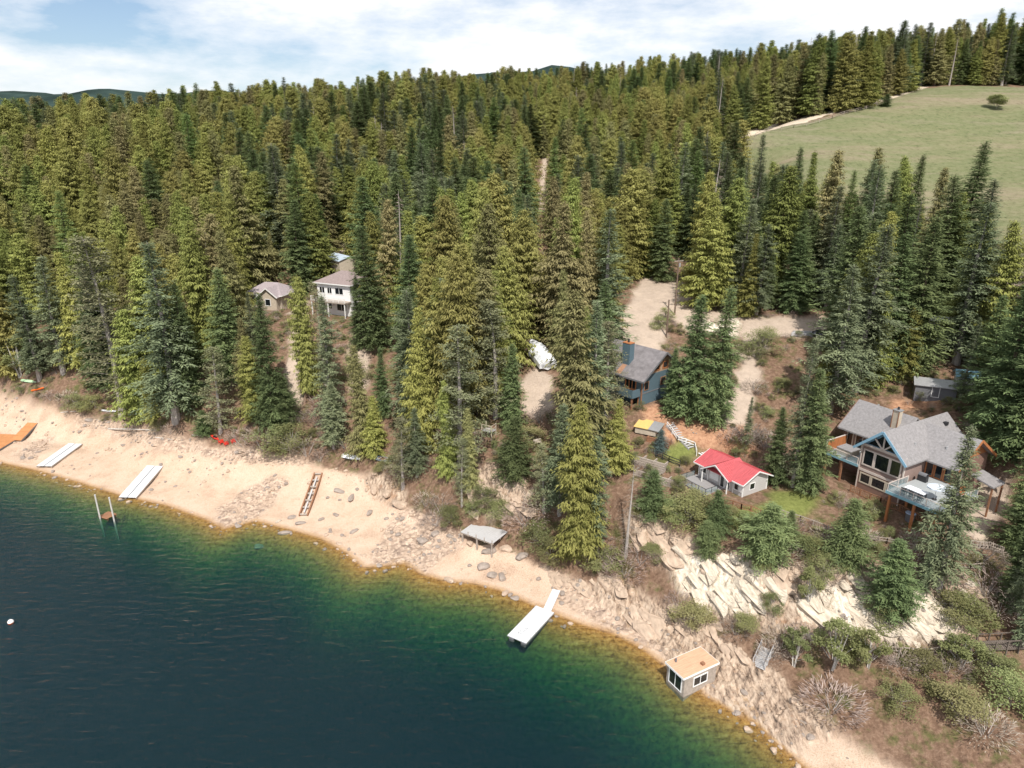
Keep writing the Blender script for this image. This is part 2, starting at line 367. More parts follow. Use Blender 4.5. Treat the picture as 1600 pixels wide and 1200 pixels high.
# ------------------------------------------------------------------ ground
def axis(segs):
    r = []
    for a, b, st in segs: r += list(np.arange(a, b, st))
    return np.array(r)
gx = axis([(-4000, -1000, 300), (-1000, -320, 34), (-320, -150, 3.0), (-150, -60, 0.8), (-60, 75, 0.42), (75, 130, 0.9), (130, 250, 1.6), (250, 420, 4), (420, 1000, 29), (1000, 4300, 300)])
gy = axis([(-600, -60, 45), (-60, 40, 5), (40, 60, 1.0), (60, 125, 0.42), (125, 185, 0.8), (185, 250, 1.6), (250, 345, 1.3), (345, 560, 5), (560, 1100, 27), (1100, 3300, 250)])
X, Y = np.meshgrid(gx, gy); nx, ny = len(gx), len(gy)
Zg, Sg, ZN = height(X.ravel(), Y.ravel(), True)
me = bpy.data.meshes.new('ground')
co = np.stack([X.ravel(), Y.ravel(), Zg], 1).astype(np.float32)
ii, jj = np.meshgrid(np.arange(nx - 1), np.arange(ny - 1)); a = (jj * nx + ii).ravel()
quads = np.stack([a, a + 1, a + nx + 1, a + nx], 1).astype(np.int32)
me.vertices.add(len(co)); me.vertices.foreach_set('co', co.ravel())
me.loops.add(quads.size); me.loops.foreach_set('vertex_index', quads.ravel())
me.polygons.add(len(quads)); me.polygons.foreach_set('loop_start', np.arange(0, quads.size, 4, dtype=np.int32))
me.update(); me.validate()
me.polygons.foreach_set('use_smooth', np.zeros(len(me.polygons), bool))
def cattr(name, chans):
    at = me.color_attributes.new(name, 'FLOAT_COLOR', 'POINT')
    dat = np.ones((len(co), 4), np.float32)
    for k, c in enumerate(chans): dat[:, k] = c
    at.data.foreach_set('color', dat.ravel())
def blur(v, n=1):
    q = v.reshape(ny, nx).copy()
    for _ in range(n):
        q[1:-1, 1:-1] = (q[1:-1, 1:-1] * 2 + q[:-2, 1:-1] + q[2:, 1:-1] + q[1:-1, :-2] + q[1:-1, 2:]) / 6
    return q.ravel()
cattr('zone_a', [blur(ZN['sand'], 2), blur(np.maximum(ZN['rock'], 0), 2), blur(ZN['stones'], 2)])
cattr('zone_b', [blur(ZN['dirt'], 2), blur(ZN['red'], 4), blur(ZN['lawn'], 3)])
cattr('zone_c', [blur(ZN['meadow'], 1), blur(ZN['road'], 0), blur(ZN['white'], 2)])
ground = bpy.data.objects.new('ground', me); C.objects.link(ground); tag(ground, kind='structure')

def ground_material():
    m = bpy.data.materials.new('ground'); m.use_nodes = True; t = m.node_tree; b = t.nodes['Principled BSDF']; L = t.links.new
    b.inputs['Roughness'].default_value = 0.95; b.inputs['Specular IOR Level'].default_value = 0.15
    geo = N(t, 'ShaderNodeNewGeometry'); pos = geo.outputs['Position']
    def noise(sc, det=6, rough=0.6, vec=None):
        n = N(t, 'ShaderNodeTexNoise'); n.inputs['Scale'].default_value = sc; n.inputs['Detail'].default_value = det; n.inputs['Roughness'].default_value = rough
        L(vec or pos, n.inputs['Vector']); return n.outputs['Fac']
    def ramp(fac, stops):
        r = N(t, 'ShaderNodeValToRGB'); e = r.color_ramp.elements
        while len(e) < len(stops): e.new(0.5)
        for k, (p, c) in enumerate(stops): e[k].position = p; e[k].color = (*c, 1)
        L(fac, r.inputs['Fac']); return r.outputs['Color']
    def mix(f, a_, b_):
        x = N(t, 'ShaderNodeMix', data_type='RGBA'); L(f, x.inputs['Factor']); L(a_, x.inputs['A']); L(b_, x.inputs['B']); return x.outputs['Result']
    def attr(nm):
        at = N(t, 'ShaderNodeAttribute', attribute_name=nm); s = N(t, 'ShaderNodeSeparateColor'); L(at.outputs['Color'], s.inputs['Color']); return s.outputs
    A, B_, C_ = attr('zone_a'), attr('zone_b'), attr('zone_c')
    n1 = noise(0.35, 8, 0.7); n2 = noise(1.7, 8, 0.75); n3 = noise(0.05, 4, 0.6); n4 = noise(7.0, 5, 0.7)
    duff = ramp(n2, [(0.28, (0.085, 0.05, 0.032)), (0.5, (0.20, 0.125, 0.085)), (0.72, (0.34, 0.235, 0.165))])
    green = ramp(n2, [(0.3, (0.05, 0.055, 0.02)), (0.7, (0.16, 0.15, 0.06))])
    gfac = ramp(n1, [(0.5, (0, 0, 0)), (0.62, (1, 1, 1))])
    col = mix(gfac, duff, green)
    sand = ramp(noise(0.22, 9, 0.68), [(0.36, (0.42, 0.285, 0.19)), (0.46, (0.57, 0.415, 0.29)), (0.62, (0.67, 0.515, 0.385))])
    sand2 = ramp(n4, [(0.38, (0.22, 0.155, 0.12)), (0.45, (0.50, 0.36, 0.275)), (0.60, (0.70, 0.54, 0.44))])
    mm = N(t, 'ShaderNodeMix', data_type='RGBA'); mm.inputs['Factor'].default_value = 0.45; L(sand, mm.inputs['A']); L(sand2, mm.inputs['B'])
    col = mix(A['Red'], col, mm.outputs['Result'])
    vor = N(t, 'ShaderNodeTexVoronoi'); vor.inputs['Scale'].default_value = 2.6; L(pos, vor.inputs['Vector'])
    vsep = N(t, 'ShaderNodeSeparateColor'); L(vor.outputs['Color'], vsep.inputs['Color'])
    stone = ramp(vsep.outputs['Red'], [(0.0, (0.20, 0.145, 0.115)), (0.5, (0.40, 0.30, 0.235)), (1.0, (0.62, 0.48, 0.37))])
    sf = N(t, 'ShaderNodeMath', operation='MULTIPLY'); L(A['Blue'], sf.inputs[0]); L(ramp(n1, [(0.35, (0.25,) * 3), (0.6, (1, 1, 1))]), sf.inputs[1])
    col = mix(sf.outputs[0], col, stone)
    # bedded rock
    mp_ = N(t, 'ShaderNodeMapping'); mp_.inputs['Rotation'].default_value = (0.0, 0.5, -0.38); mp_.inputs['Scale'].default_value = (1.9, 0.5, 1.2); L(pos, mp_.inputs['Vector'])
    nr = noise(1.1, 9, 0.72, mp_.outputs['Vector'])
    rock = ramp(nr, [(0.36, (0.09, 0.07, 0.055)), (0.44, (0.30, 0.22, 0.165)), (0.54, (0.50, 0.385, 0.29)), (0.66, (0.62, 0.50, 0.39))])
    stain = ramp(n1, [(0.55, (0, 0, 0)), (0.7, (0.8, 0.8, 0.8))])
    rust = ramp(n4, [(0.3, (0.30, 0.15, 0.08)), (0.7, (0.46, 0.28, 0.17))])
    rock = mix(stain, rock, rust)
    col = mix(A['Green'], col, rock)
    white = ramp(nr, [(0.34, (0.16, 0.125, 0.095)), (0.42, (0.50, 0.42, 0.32)), (0.52, (0.70, 0.62, 0.51)), (0.66, (0.78, 0.73, 0.66))])
    col = mix(C_['Blue'], col, white)
    dirt = ramp(n2, [(0.3, (0.36, 0.27, 0.205)), (0.7, (0.55, 0.44, 0.355))])
    dirt2 = ramp(n1, [(0.35, (0.40, 0.33, 0.27)), (0.65, (0.62, 0.51, 0.41))])
    m2 = N(t, 'ShaderNodeMix', data_type='RGBA'); m2.inputs['Factor'].default_value = 0.5; L(dirt, m2.inputs['A']); L(dirt2, m2.inputs['B'])
    dm = N(t, 'ShaderNodeMath', operation='SUBTRACT', use_clamp=True); L(B_['Red'], dm.inputs[0]); L(C_['Blue'], dm.inputs[1])
    col = mix(dm.outputs[0], col, m2.outputs['Result'])
    red = ramp(n2, [(0.36, (0.32, 0.16, 0.095)), (0.62, (0.54, 0.32, 0.20))])
    col = mix(B_['Green'], col, red)
    lawn = ramp(n2, [(0.3, (0.10, 0.12, 0.03)), (0.7, (0.25, 0.27, 0.085))])
    col = mix(B_['Blue'], col, lawn)
    mp2 = N(t, 'ShaderNodeMapping'); mp2.inputs['Rotation'].default_value = (0, 0, 0.25); mp2.inputs['Scale'].default_value = (0.25, 1.0, 1.0); L(pos, mp2.inputs['Vector'])
    nm1 = noise(0.05, 9, 0.7, mp2.outputs['Vector'])
    mead = ramp(nm1, [(0.38, (0.26, 0.205, 0.145)), (0.46, (0.185, 0.18, 0.095)), (0.53, (0.12, 0.15, 0.058)), (0.62, (0.225, 0.20, 0.13))])
    mead2 = ramp(noise(0.5, 8, 0.75), [(0.36, (0.05, 0.05, 0.03)), (0.44, (0.165, 0.165, 0.09)), (0.62, (0.25, 0.235, 0.145))])
    m3 = N(t, 'ShaderNodeMix', data_type='RGBA'); m3.inputs['Factor'].default_value = 0.45; L(mead, m3.inputs['A']); L(mead2, m3.inputs['B'])
    col = mix(C_['Red'], col, m3.outputs['Result'])
    col = mix(C_['Green'], col, ramp(n1, [(0.3, (0.52, 0.43, 0.33)), (0.7, (0.68, 0.58, 0.46))]))
    # lake bed: ochre algae
    sp = N(t, 'ShaderNodeSeparateXYZ'); L(pos, sp.inputs[0])
    bedf = N(t, 'ShaderNodeMapRange'); bedf.inputs['From Min'].default_value = 0.10; bedf.inputs['From Max'].default_value = -0.06; L(sp.outputs['Z'], bedf.inputs['Value'])
    bed = ramp(n2, [(0.34, (0.13, 0.065, 0.02)), (0.48, (0.33, 0.175, 0.05)), (0.64, (0.48, 0.29, 0.10))])
    col = mix(bedf.outputs['Result'], col, bed)
    L(col, b.inputs['Base Color'])
    bp = N(t, 'ShaderNodeBump'); bp.inputs['Strength'].default_value = 0.6; bp.inputs['Distance'].default_value = 0.25
    ad = N(t, 'ShaderNodeMath', operation='ADD'); L(n2, ad.inputs[0]); L(n4, ad.inputs[1]); L(ad.outputs[0], bp.inputs['Height']); L(bp.outputs['Normal'], b.inputs['Normal'])
    return m
me.materials.append(ground_material())

# ------------------------------------------------------------------ lake
def water_material():
    m = bpy.data.materials.new('lake_water'); m.use_nodes = True; t = m.node_tree; t.nodes.clear(); L = t.links.new
    o = N(t, 'ShaderNodeOutputMaterial'); geo = N(t, 'ShaderNodeNewGeometry')
    mp_ = N(t, 'ShaderNodeMapping'); mp_.inputs['Rotation'].default_value = (0, 0, 0.42); mp_.inputs['Scale'].default_value = (0.32, 1.0, 1.0); L(geo.outputs['Position'], mp_.inputs['Vector'])
    n1 = N(t, 'ShaderNodeTexNoise'); n1.inputs['Scale'].default_value = 1.25; n1.inputs['Detail'].default_value = 5; n1.inputs['Roughness'].default_value = 0.6; n1.inputs['Distortion'].default_value = 0.4; L(mp_.outputs['Vector'], n1.inputs['Vector'])
    bp = N(t, 'ShaderNodeBump'); bp.inputs['Strength'].default_value = 0.9; bp.inputs['Distance'].default_value = 0.27; L(n1.outputs['Fac'], bp.inputs['Height'])
    fr = N(t, 'ShaderNodeFresnel'); fr.inputs['IOR'].default_value = 1.33; L(bp.outputs['Normal'], fr.inputs['Normal'])
    gl = N(t, 'ShaderNodeBsdfGlossy'); gl.inputs['Roughness'].default_value = 0.04; L(bp.outputs['Normal'], gl.inputs['Normal'])
    tr = N(t, 'ShaderNodeBsdfTransparent'); ms = N(t, 'ShaderNodeMixShader'); L(fr.outputs[0], ms.inputs['Fac']); L(tr.outputs[0], ms.inputs[1]); L(gl.outputs[0], ms.inputs[2])
    L(ms.outputs[0], o.inputs['Surface'])
    va = N(t, 'ShaderNodeVolumeAbsorption'); va.inputs['Color'].default_value = (0.10, 0.66, 0.47, 1); va.inputs['Density'].default_value = 0.44
    vs = N(t, 'ShaderNodeVolumeScatter'); vs.inputs['Color'].default_value = (0.07, 0.23, 0.52, 1); vs.inputs['Density'].default_value = 0.075
    ad = N(t, 'ShaderNodeAddShader'); L(va.outputs[0], ad.inputs[0]); L(vs.outputs[0], ad.inputs[1]); L(ad.outputs[0], o.inputs['Volume'])
    return m
lake = MB().box(-3900, 500, -550, 3000, -29, 0.0).build('lake_water', water_material()); tag(lake, kind='structure')

# ------------------------------------------------------------------ mountains over the lake
def mountains():
    xs = np.arange(-9000, 6001, 120.0); ys = np.arange(3200, 7001, 120.0); Xm, Ym = np.meshgrid(xs, ys)
    prof = sstep(3200, 4700, Ym) * (1 - 0.5 * sstep(5200, 7000, Ym))
    h = prof * (430 + 330 * fbm(Xm / 2600, Ym / 5200 + 3.3, 77, 3) + 220 * fbm(Xm / 700, Ym / 900, 81, 5)) - 3
    v = np.stack([Xm.ravel(), Ym.ravel(), h.ravel()], 1); n = len(xs)
    ii, jj = np.meshgrid(np.arange(n - 1), np.arange(len(ys) - 1)); a = (jj * n + ii).ravel()
    me = bpy.data.meshes.new('mountains'); me.from_pydata(v.tolist(), [], np.stack([a, a + 1, a + n + 1, a + n], 1).tolist()); me.update()
    me.polygons.foreach_set('use_smooth', [True] * len(me.polygons))
    me.materials.append(mat('far_forest_slope', (0.035, 0.055, 0.05), 0.95, 0.5, 0.004, 0.6, spec=0.0, bscale=0.03))
    o = bpy.data.objects.new('mountains', me); C.objects.link(o); tag(o, kind='structure')
mountains()

# ------------------------------------------------------------------ vegetation: meshes
BARK = mat('bark', (0.17, 0.12, 0.09), 0.95, 0.35, 1.5, 0.5, grain=(3, 3, 0.6))
BARK_GREY = mat('bark_grey', (0.36, 0.32, 0.29), 0.95, 0.25, 1.5, 0.4, grain=(3, 3, 0.6))
BARK_PALE = mat('bark_pale', (0.50, 0.47, 0.43), 0.9, 0.25, 1.5, 0.3)
LF = {
 'fir': leafmat('fir_needles', (0.097, 0.135, 0.065), (0.249, 0.309, 0.137), 0.015, 0.28),
 'spruce': leafmat('spruce_needles', (0.128, 0.156, 0.097), (0.300, 0.336, 0.193), 0.02, 0.26),
 'cedar': leafmat('cedar_sprays', (0.166, 0.186, 0.054), (0.378, 0.393, 0.129), 0.02, 0.26),
 'gold': leafmat('golden_cedar_sprays', (0.205, 0.203, 0.059), (0.400, 0.385, 0.140), 0.016, 0.2),
 'brown': leafmat('browned_cedar_sprays', (0.184, 0.178, 0.077), (0.377, 0.349, 0.167), 0.02, 0.26),
 'pine': leafmat('pine_needles', (0.179, 0.196, 0.109), (0.384, 0.386, 0.224), 0.02, 0.22),
 'larch': leafmat('larch_needles', (0.154, 0.215, 0.079), (0.325, 0.400, 0.158), 0.015, 0.2),
 'blue': leafmat('blue_spruce_needles', (0.075, 0.115, 0.110), (0.190, 0.250, 0.240), 0.01, 0.1),
 'leaf': leafmat('young_leaves', (0.166, 0.184, 0.074), (0.340, 0.359, 0.166), 0.02, 0.25, 0.35),
 'bush': leafmat('bush_leaves', (0.152, 0.162, 0.068), (0.320, 0.317, 0.149), 0.025, 0.3, 0.3),
 'twig': leafmat('bare_twigs', (0.230, 0.180, 0.150), (0.430, 0.355, 0.305), 0.02, 0.25, 0.1),
}
TRI = [0]
def leaf_mesh(name, v, f, tint, m):
    TRI[0] += 2 * len(f)
    me = bpy.data.meshes.new(name); me.from_pydata(v, [], f); me.update()
    at = me.attributes.new('tint', 'FLOAT', 'FACE'); at.data.foreach_set('value', np.array(tint, np.float32))
    me.materials.append(m); return me
def spray(v, f, tint, p, d, ln, wd, side, tv, sag=0.12):
    # a leaf-shaped spray of foliage: p base, d direction, side the width direction
    n = len(v); mx_ = (p[0] + d[0] * ln * .45, p[1] + d[1] * ln * .45, p[2] + d[2] * ln * .45 + sag * ln * 0.25)
    tp = (p[0] + d[0] * ln, p[1] + d[1] * ln, p[2] + d[2] * ln - sag * ln)
    v += [p, (mx_[0] + side[0] * wd, mx_[1] + side[1] * wd, mx_[2] + side[2] * wd), tp, (mx_[0] - side[0] * wd, mx_[1] - side[1] * wd, mx_[2] - side[2] * wd)]
    f.append((n, n + 1, n + 2, n + 3)); tint.append(tv)
def trunk_builder(H, r, g, n=7, lean=0.0):
    mb = MB(); ph = g.random() * 6.28; pts = []
    for k in range(9):
        t = k / 8; pts.append(Vector((math.sin(t * 3 + ph) * 0.012 * H * t + lean * t * t, math.cos(t * 2.3 + ph) * 0.012 * H * t, t * H)))
    base = len(mb.v)
    for k, p in enumerate(pts):
        rr = r * (1 - k / 8) ** 0.85 + 0.02 + (r * 0.35 if k == 0 else 0)
        zz = -1.2 if k == 0 else p.z
        for i in range(n):
            a = 2 * math.pi * i / n; mb.v.append((p.x + math.cos(a) * rr, p.y + math.sin(a) * rr, zz))
    for k in range(8):
        for i in range(n):
            j = (i + 1) % n; mb.f.append((k * n + i, k * n + j, (k + 1) * n + j, (k + 1) * n + i))
    def at(z):
        t = min(max(z / H, 0), 0.999) * 8; i = int(t); return pts[i].lerp(pts[i + 1], t - i)
    return mb, at
def limb(mb, a, b, r):
    a = Vector(a); b = Vector(b); d = (b - a).normalized(); s = d.cross(Vector((0, 0, 1)));
    s = s.normalized() if s.length > 1e-3 else Vector((1, 0, 0)); t = s.cross(d); n = len(mb.v)
    for k in range(3):
        an = k * 2.094; q = a + (s * math.cos(an) + t * math.sin(an)) * r; mb.v.append(tuple(q))
    mb.v.append(tuple(b))
    for k in range(3): mb.f.append((n + k, n + (k + 1) % 3, n + 3))
def conifer(seed, kind, matname, H=25.0, rad=3.4, cb=0.10, p=0.85, gap=0.46, per=6, droop=0.35, nodes=6, lw=0.55, ww=0.17, hang=0.0, bare=0.0, bark=None, lob=0.22, tilt=0.0):
    g = random.Random(seed); v, f, ti = [], [], []
    tb, at = trunk_builder(H, 0.012 * H + 0.05, g, lean=tilt)
    lobes = [(g.random() * 6.28, g.uniform(0, 1), g.uniform(-lob, lob)) for _ in range(9)]
    z = cb * H
    while z < H * 0.985:
        t = (z / H - cb) / (1 - cb)
        L0 = rad * ((1 - t) ** p) * min(1, 0.6 + t * 4.5) + 0.2
        nb = max(5, int(per * (0.6 + 0.45 * (1 - t)) + g.random()))
        a0 = g.random() * 6.28
        for b in range(nb):
            if g.random() < bare * (1 - t): continue
            az = a0 + b * 6.283 / nb + g.uniform(-.35, .35)
            lm = 1.0
            for la, lt, lv in lobes: lm += 1.5 * lv * max(0, math.cos(az - la)) * math.exp(-((t - lt) / 0.16) ** 2)
            L = L0 * lm * (g.uniform(0.55, 1.2) if g.random() > .07 else g.uniform(.25, .5))
            up0 = 0.55 * t - droop * (1 - t) + g.uniform(-.12, .12)
            c, s = math.cos(az), math.sin(az); o = at(z)
            zz = z + g.uniform(-.45, .45) * gap * 1.6
            tv0 = g.random()
            if L > 1.2 and g.random() < 0.4: limb(tb, (o.x, o.y, zz), (o.x + c * L * .8, o.y + s * L * .8, zz + L * .8 * (up0 - 0.2 * .8)), 0.035)
            k = max(2, int(nodes * min(1, L / 2.2) + .5))
            for q in range(k + 1):
                u = 0.18 + 0.82 * (q + g.uniform(-.3, .3)) / k; u = min(u, 1.0)
                dz = up0 * u * L - 0.28 * u * u * L * (1 - t) + (0.10 * L * u ** 4)
                pt = (o.x + c * L * u, o.y + s * L * u, zz + dz)
                for sd in ((-1, 1) if q < k else (0,)):
                    a2 = az + sd * g.uniform(0.55, 1.05); ln = (lw * (0.45 + 0.55 * (1 - u)) * L ** 0.6 + 0.22) * g.uniform(.75, 1.25)
                    d = (math.cos(a2), math.sin(a2), -hang - g.uniform(0.0, .35) + 0.35 * t)
                    m_ = math.sqrt(d[0] ** 2 + d[1] ** 2 + d[2] ** 2); d = (d[0] / m_, d[1] / m_, d[2] / m_)
                    r_ = g.uniform(-.5, .5); side = (-math.sin(a2), math.cos(a2), r_)
                    for q2 in range(4):
                        a3 = a2 + (q2 - 1.5) * g.uniform(.2, .7); d3 = (math.cos(a3), math.sin(a3), d[2] + g.uniform(-.3, .25)); m_ = math.sqrt(1 + d3[2] ** 2); d3 = (d3[0] / m_, d3[1] / m_, d3[2] / m_)
                        p3 = (pt[0] + g.uniform(-.28, .28), pt[1] + g.uniform(-.28, .28), pt[2] + g.uniform(-.22, .22))
                        spray(v, f, ti, p3, d3, ln * g.uniform(.45, .95), ww * .33 * (0.5 + ln), (-math.sin(a3), math.cos(a3), r_ + g.uniform(-.4, .4)), min(1, max(0, 0.45 * tv0 + 0.65 * g.random())), 0.10 + hang * .3)
        z += gap * (0.55 + 0.6 * (1 - t)) * g.uniform(.8, 1.2)
    # leader
    o = at(H * .985)
    for q in range(7):
        a2 = g.random() * 6.28; spray(v, f, ti, (o.x, o.y, H - q * .13), (math.cos(a2) * .6, math.sin(a2) * .6, .5), .35, .07, (-math.sin(a2), math.cos(a2), 0), g.random())
    return leaf_mesh(kind + '_crown', v, f, ti, LF[matname]), tb.mesh(kind + '_trunk', bark or BARK)
def pine(seed, kind, matname, H=25.0, rad=3.6, cb=0.3, nbr=70, clump=0.85, per=20, bark=None, tilt=0.0, thin=1.0):
    g = random.Random(seed); v, f, ti = [], [], []; tb, at = trunk_builder(H, 0.014 * H + .04, g, lean=tilt)
    for b in range(nbr):
        t = (b + g.random()) / nbr; z = H * (cb + (1 - cb) * t * 0.98); az = g.random() * 6.28
        L = (rad * (0.30 + 0.70 * math.sin(min(1, 0.22 + (1 - t) * 0.95) * 1.57)) * (1 - t) ** 0.45 + .35) * g.uniform(.55, 1.15)
        up = g.uniform(-.25, .2) + .45 * t; c, s = math.cos(az), math.sin(az); o = at(z)
        e = Vector((o.x + c * L, o.y + s * L, z + up * L)); limb(tb, (o.x, o.y, z), tuple(e), 0.05)
        tv0 = g.random()
        for cl in range(3):
            u = (0.45, 0.75, 1.0)[cl]
            ctr = o.lerp(e, u) if False else Vector((o.x + c * L * u, o.y + s * L * u, z + up * L * u)) + Vector((g.uniform(-.3, .3), g.uniform(-.3, .3), g.uniform(-.1, .2)))
            for q in range(int(per * thin)):
                a2 = g.random() * 6.28; el = g.uniform(-.55, .7); rr = clump * g.uniform(.15, .75)
                d = (math.cos(a2) * math.cos(el), math.sin(a2) * math.cos(el), math.sin(el))
                pt = (ctr.x + d[0] * rr, ctr.y + d[1] * rr, ctr.z + d[2] * rr * .55)
                spray(v, f, ti, pt, d, g.uniform(.28, .55), g.uniform(.05, .10), (-math.sin(a2), math.cos(a2), g.uniform(-.6, .6)), min(1, .5 * tv0 + .6 * g.random()))
    return leaf_mesh(kind + '_crown', v, f, ti, LF[matname]), tb.mesh(kind + '_trunk', bark or BARK_GREY)
def broadleaf(seed, kind, matname, H=9.0, rad=2.4, nl=2600, stems=3, lsz=0.26, lo=0.18, bark=None, clumps=16):
    g = random.Random(seed); v, f, ti = [], [], []; tb = MB(); cl = []
    for k in range(clumps):
        a = g.random() * 6.28; t = g.uniform(lo, 1.0); r = rad * math.sqrt(g.random()) * math.sin(min(1, (1.08 - t) * 1.25 + .12) * 1.5)
        cl.append(Vector((math.cos(a) * r, math.sin(a) * r, t * H * 0.9)))
    for k in range(stems):
        a = g.random() * 6.28; b0 = (math.cos(a) * .12, math.sin(a) * .12, -.6)
        top = Vector((math.cos(a) * rad * .35, math.sin(a) * rad * .35, H * .8)); n = len(tb.v); limb(tb, b0, tuple(top), 0.016 * H)
    for c in cl:
        limb(tb, (c.x * .25, c.y * .25, max(0.2, c.z * .45)), tuple(c), 0.006 * H + .01)
        R_ = rad * g.uniform(.2, .48); tv0 = g.random()
        for q in range(nl // clumps):
            a2 = g.random() * 6.28; el = math.asin(g.uniform(-1, 1)); rr = R_ * (g.random() ** .4)
            d = (math.cos(a2) * math.cos(el), math.sin(a2) * math.cos(el), math.sin(el))
            pt = (c.x + d[0] * rr, c.y + d[1] * rr, max(0.05, c.z + d[2] * rr * .8)); a3 = g.random() * 6.28
            spray(v, f, ti, pt, (math.cos(a3), math.sin(a3), g.uniform(-.5, .6)), lsz * g.uniform(.7, 1.3), lsz * .32, (-math.sin(a3), math.cos(a3), g.uniform(-.7, .7)), min(1, .5 * tv0 + .6 * g.random()))
    return leaf_mesh(kind + '_crown', v, f, ti, LF[matname]), tb.mesh(kind + '_trunk', bark or BARK_GREY)
def twiggy(seed, kind, H=2.2, rad=1.3, nt=420, bark=None):
    g = random.Random(seed); v, f, ti = [], [], []; tb = MB()
    for k in range(9):
        a = g.random() * 6.28; r = rad * g.uniform(.2, .7); limb(tb, (0, 0, -.4), (math.cos(a) * r, math.sin(a) * r, H * g.uniform(.6, .95)), .035)
    for k in range(nt):
        a = g.random() * 6.28; r = rad * math.sqrt(g.random()); z = H * g.uniform(.1, .95) * (1 - .35 * r / rad)
        a2 = a + g.uniform(-.8, .8); d = (math.cos(a2) * .6, math.sin(a2) * .6, g.uniform(.2, 1.0))
        spray(v, f, ti, (math.cos(a) * r, math.sin(a) * r, z), d, g.uniform(.3, .7), .022, (-math.sin(a2), math.cos(a2), 0), g.random())
    return leaf_mesh(kind + '_crown', v, f, ti, LF['twig']), tb.mesh(kind + '_trunk', bark or BARK_GREY)
def snag(seed, H=24.0):
    g = random.Random(seed); tb, at = trunk_builder(H, .24, g); v, f, ti = [], [], []; cr_ = MB()
    for b in range(95):
        t = (b + g.random()) / 95; z = H * (.12 + .86 * t); az = g.random() * 6.28; L = 2.6 * (1 - t) ** .8 * g.uniform(.5, 1.1) + .2; o = at(z)
        e = (o.x + math.cos(az) * L, o.y + math.sin(az) * L, z - .28 * L + .3 * t * L); limb(cr_, (o.x, o.y, z), e, .035)
        for q in range(6):
            u = g.uniform(.3, 1); a2 = az + g.uniform(-1, 1); pt = (o.x + math.cos(az) * L * u, o.y + math.sin(az) * L * u, z - .28 * L * u + .3 * t * L * u)
            spray(v, f, ti, pt, (math.cos(a2), math.sin(a2), -.4), g.uniform(.3, .6), .02, (-math.sin(a2), math.cos(a2), .3), g.random())
    n = len(v); v += cr_.v; f += [tuple(i + n for i in q) for q in cr_.f]; ti += [.6] * len(cr_.f)
    return leaf_mesh('snag_crown', v, f, ti, LF['twig']), tb.mesh('snag_trunk', BARK_GREY)

SPEC = {}   # kind -> (nominal height, nominal radius, list of (crown mesh, trunk mesh), object name, colour words, species words)
def spec(k, H, r, ms, nm, col, sp): SPEC[k] = dict(H=H, r=r, ms=ms, nm=nm, col=col, sp=sp)
spec('fir', 25, 3.6, [conifer(100 + i, 'fir', 'fir', rad=3.6, cb=.06, per=7, droop=.30 + .04 * i, p=.84) for i in range(4)], 'fir_tree', 'dark green', 'fir')
spec('spruce', 25, 3.3, [conifer(120 + i, 'spruce', 'spruce', rad=3.3, cb=.12, per=6, droop=.42, gap=.52, bare=.22, lob=.35, bark=BARK_GREY) for i in range(4)], 'spruce_tree', 'grey-green', 'spruce')
spec('cedar', 25, 3.6, [conifer(140 + i, 'cedar', 'cedar', rad=3.5, cb=.05, p=.72, per=8, gap=.44, droop=.22, hang=.55, lw=.50, ww=.17, lob=.38) for i in range(4)], 'cedar_tree', 'olive green', 'cedar')
spec('gold', 25, 3.5, [conifer(160 + i, 'golden_cedar', 'gold', rad=3.4, cb=.05, p=.66, per=8, gap=.44, droop=.2, hang=.6, lw=.50, ww=.17, lob=.42) for i in range(3)], 'cedar_tree', 'yellow-green', 'cedar')
spec('brown', 25, 3.4, [conifer(180 + i, 'browned_cedar', 'brown', rad=3.3, cb=.06, p=.75, per=7, gap=.48, droop=.3, hang=.5, bare=.12, lob=.4) for i in range(3)], 'cedar_tree', 'brownish', 'cedar')
spec('pine', 25, 3.7, [pine(200 + i, 'pine', 'pine', rad=3.6, cb=.08 + .05 * i, nbr=104, tilt=(-.8, .3, .9)[i]) for i in range(3)], 'pine_tree', 'grey-olive', 'pine')
spec('larch', 25, 3.2, [conifer(220 + i, 'larch', 'larch', rad=3.1, cb=.08, per=6, gap=.5, droop=.15, p=.8, bare=.1) for i in range(2)], 'larch_tree', 'fresh green', 'larch')
spec('snag', 24, 2.6, [snag(240 + i) for i in range(2)], 'dead_tree', 'bare grey', 'dead conifer')
spec('blue', 6, 1.4, [conifer(250, 'blue_spruce', 'blue', H=6, rad=1.4, cb=.05, gap=.22, per=8, droop=.1, lw=.35, ww=.09)], 'spruce_tree', 'pale blue', 'ornamental spruce')
spec('young', 9, 2.5, [conifer(260 + i, 'young_fir', 'fir', H=9, rad=2.5, cb=.03, gap=.26, per=8, droop=.18, lw=.42, ww=.12, p=.8) for i in range(3)], 'young_fir_tree', 'green', 'young fir')
spec('birch', 9, 2.6, [broadleaf(270 + i, 'birch', 'leaf', nl=3000, bark=BARK_PALE) for i in range(3)], 'birch_tree', 'light green', 'leafing birch')
spec('round', 7, 3.4, [broadleaf(275, 'round_tree', 'leaf', H=7, rad=3.4, nl=6000, lsz=.34, lo=.38, clumps=30, stems=1)], 'field_tree', 'light green', 'round tree')
spec('bush', 3, 1.7, [broadleaf(280 + i, 'bush', 'bush', H=3, rad=1.8, nl=3400, lsz=.12, lo=.03, clumps=34) for i in range(3)], 'bush', 'dull green', 'bush')
spec('gbush', 3, 1.7, [broadleaf(290 + i, 'leafy_bush', 'leaf', H=3, rad=1.8, nl=3400, lsz=.12, lo=.03, clumps=34) for i in range(2)], 'bush', 'bright green', 'leafy bush')
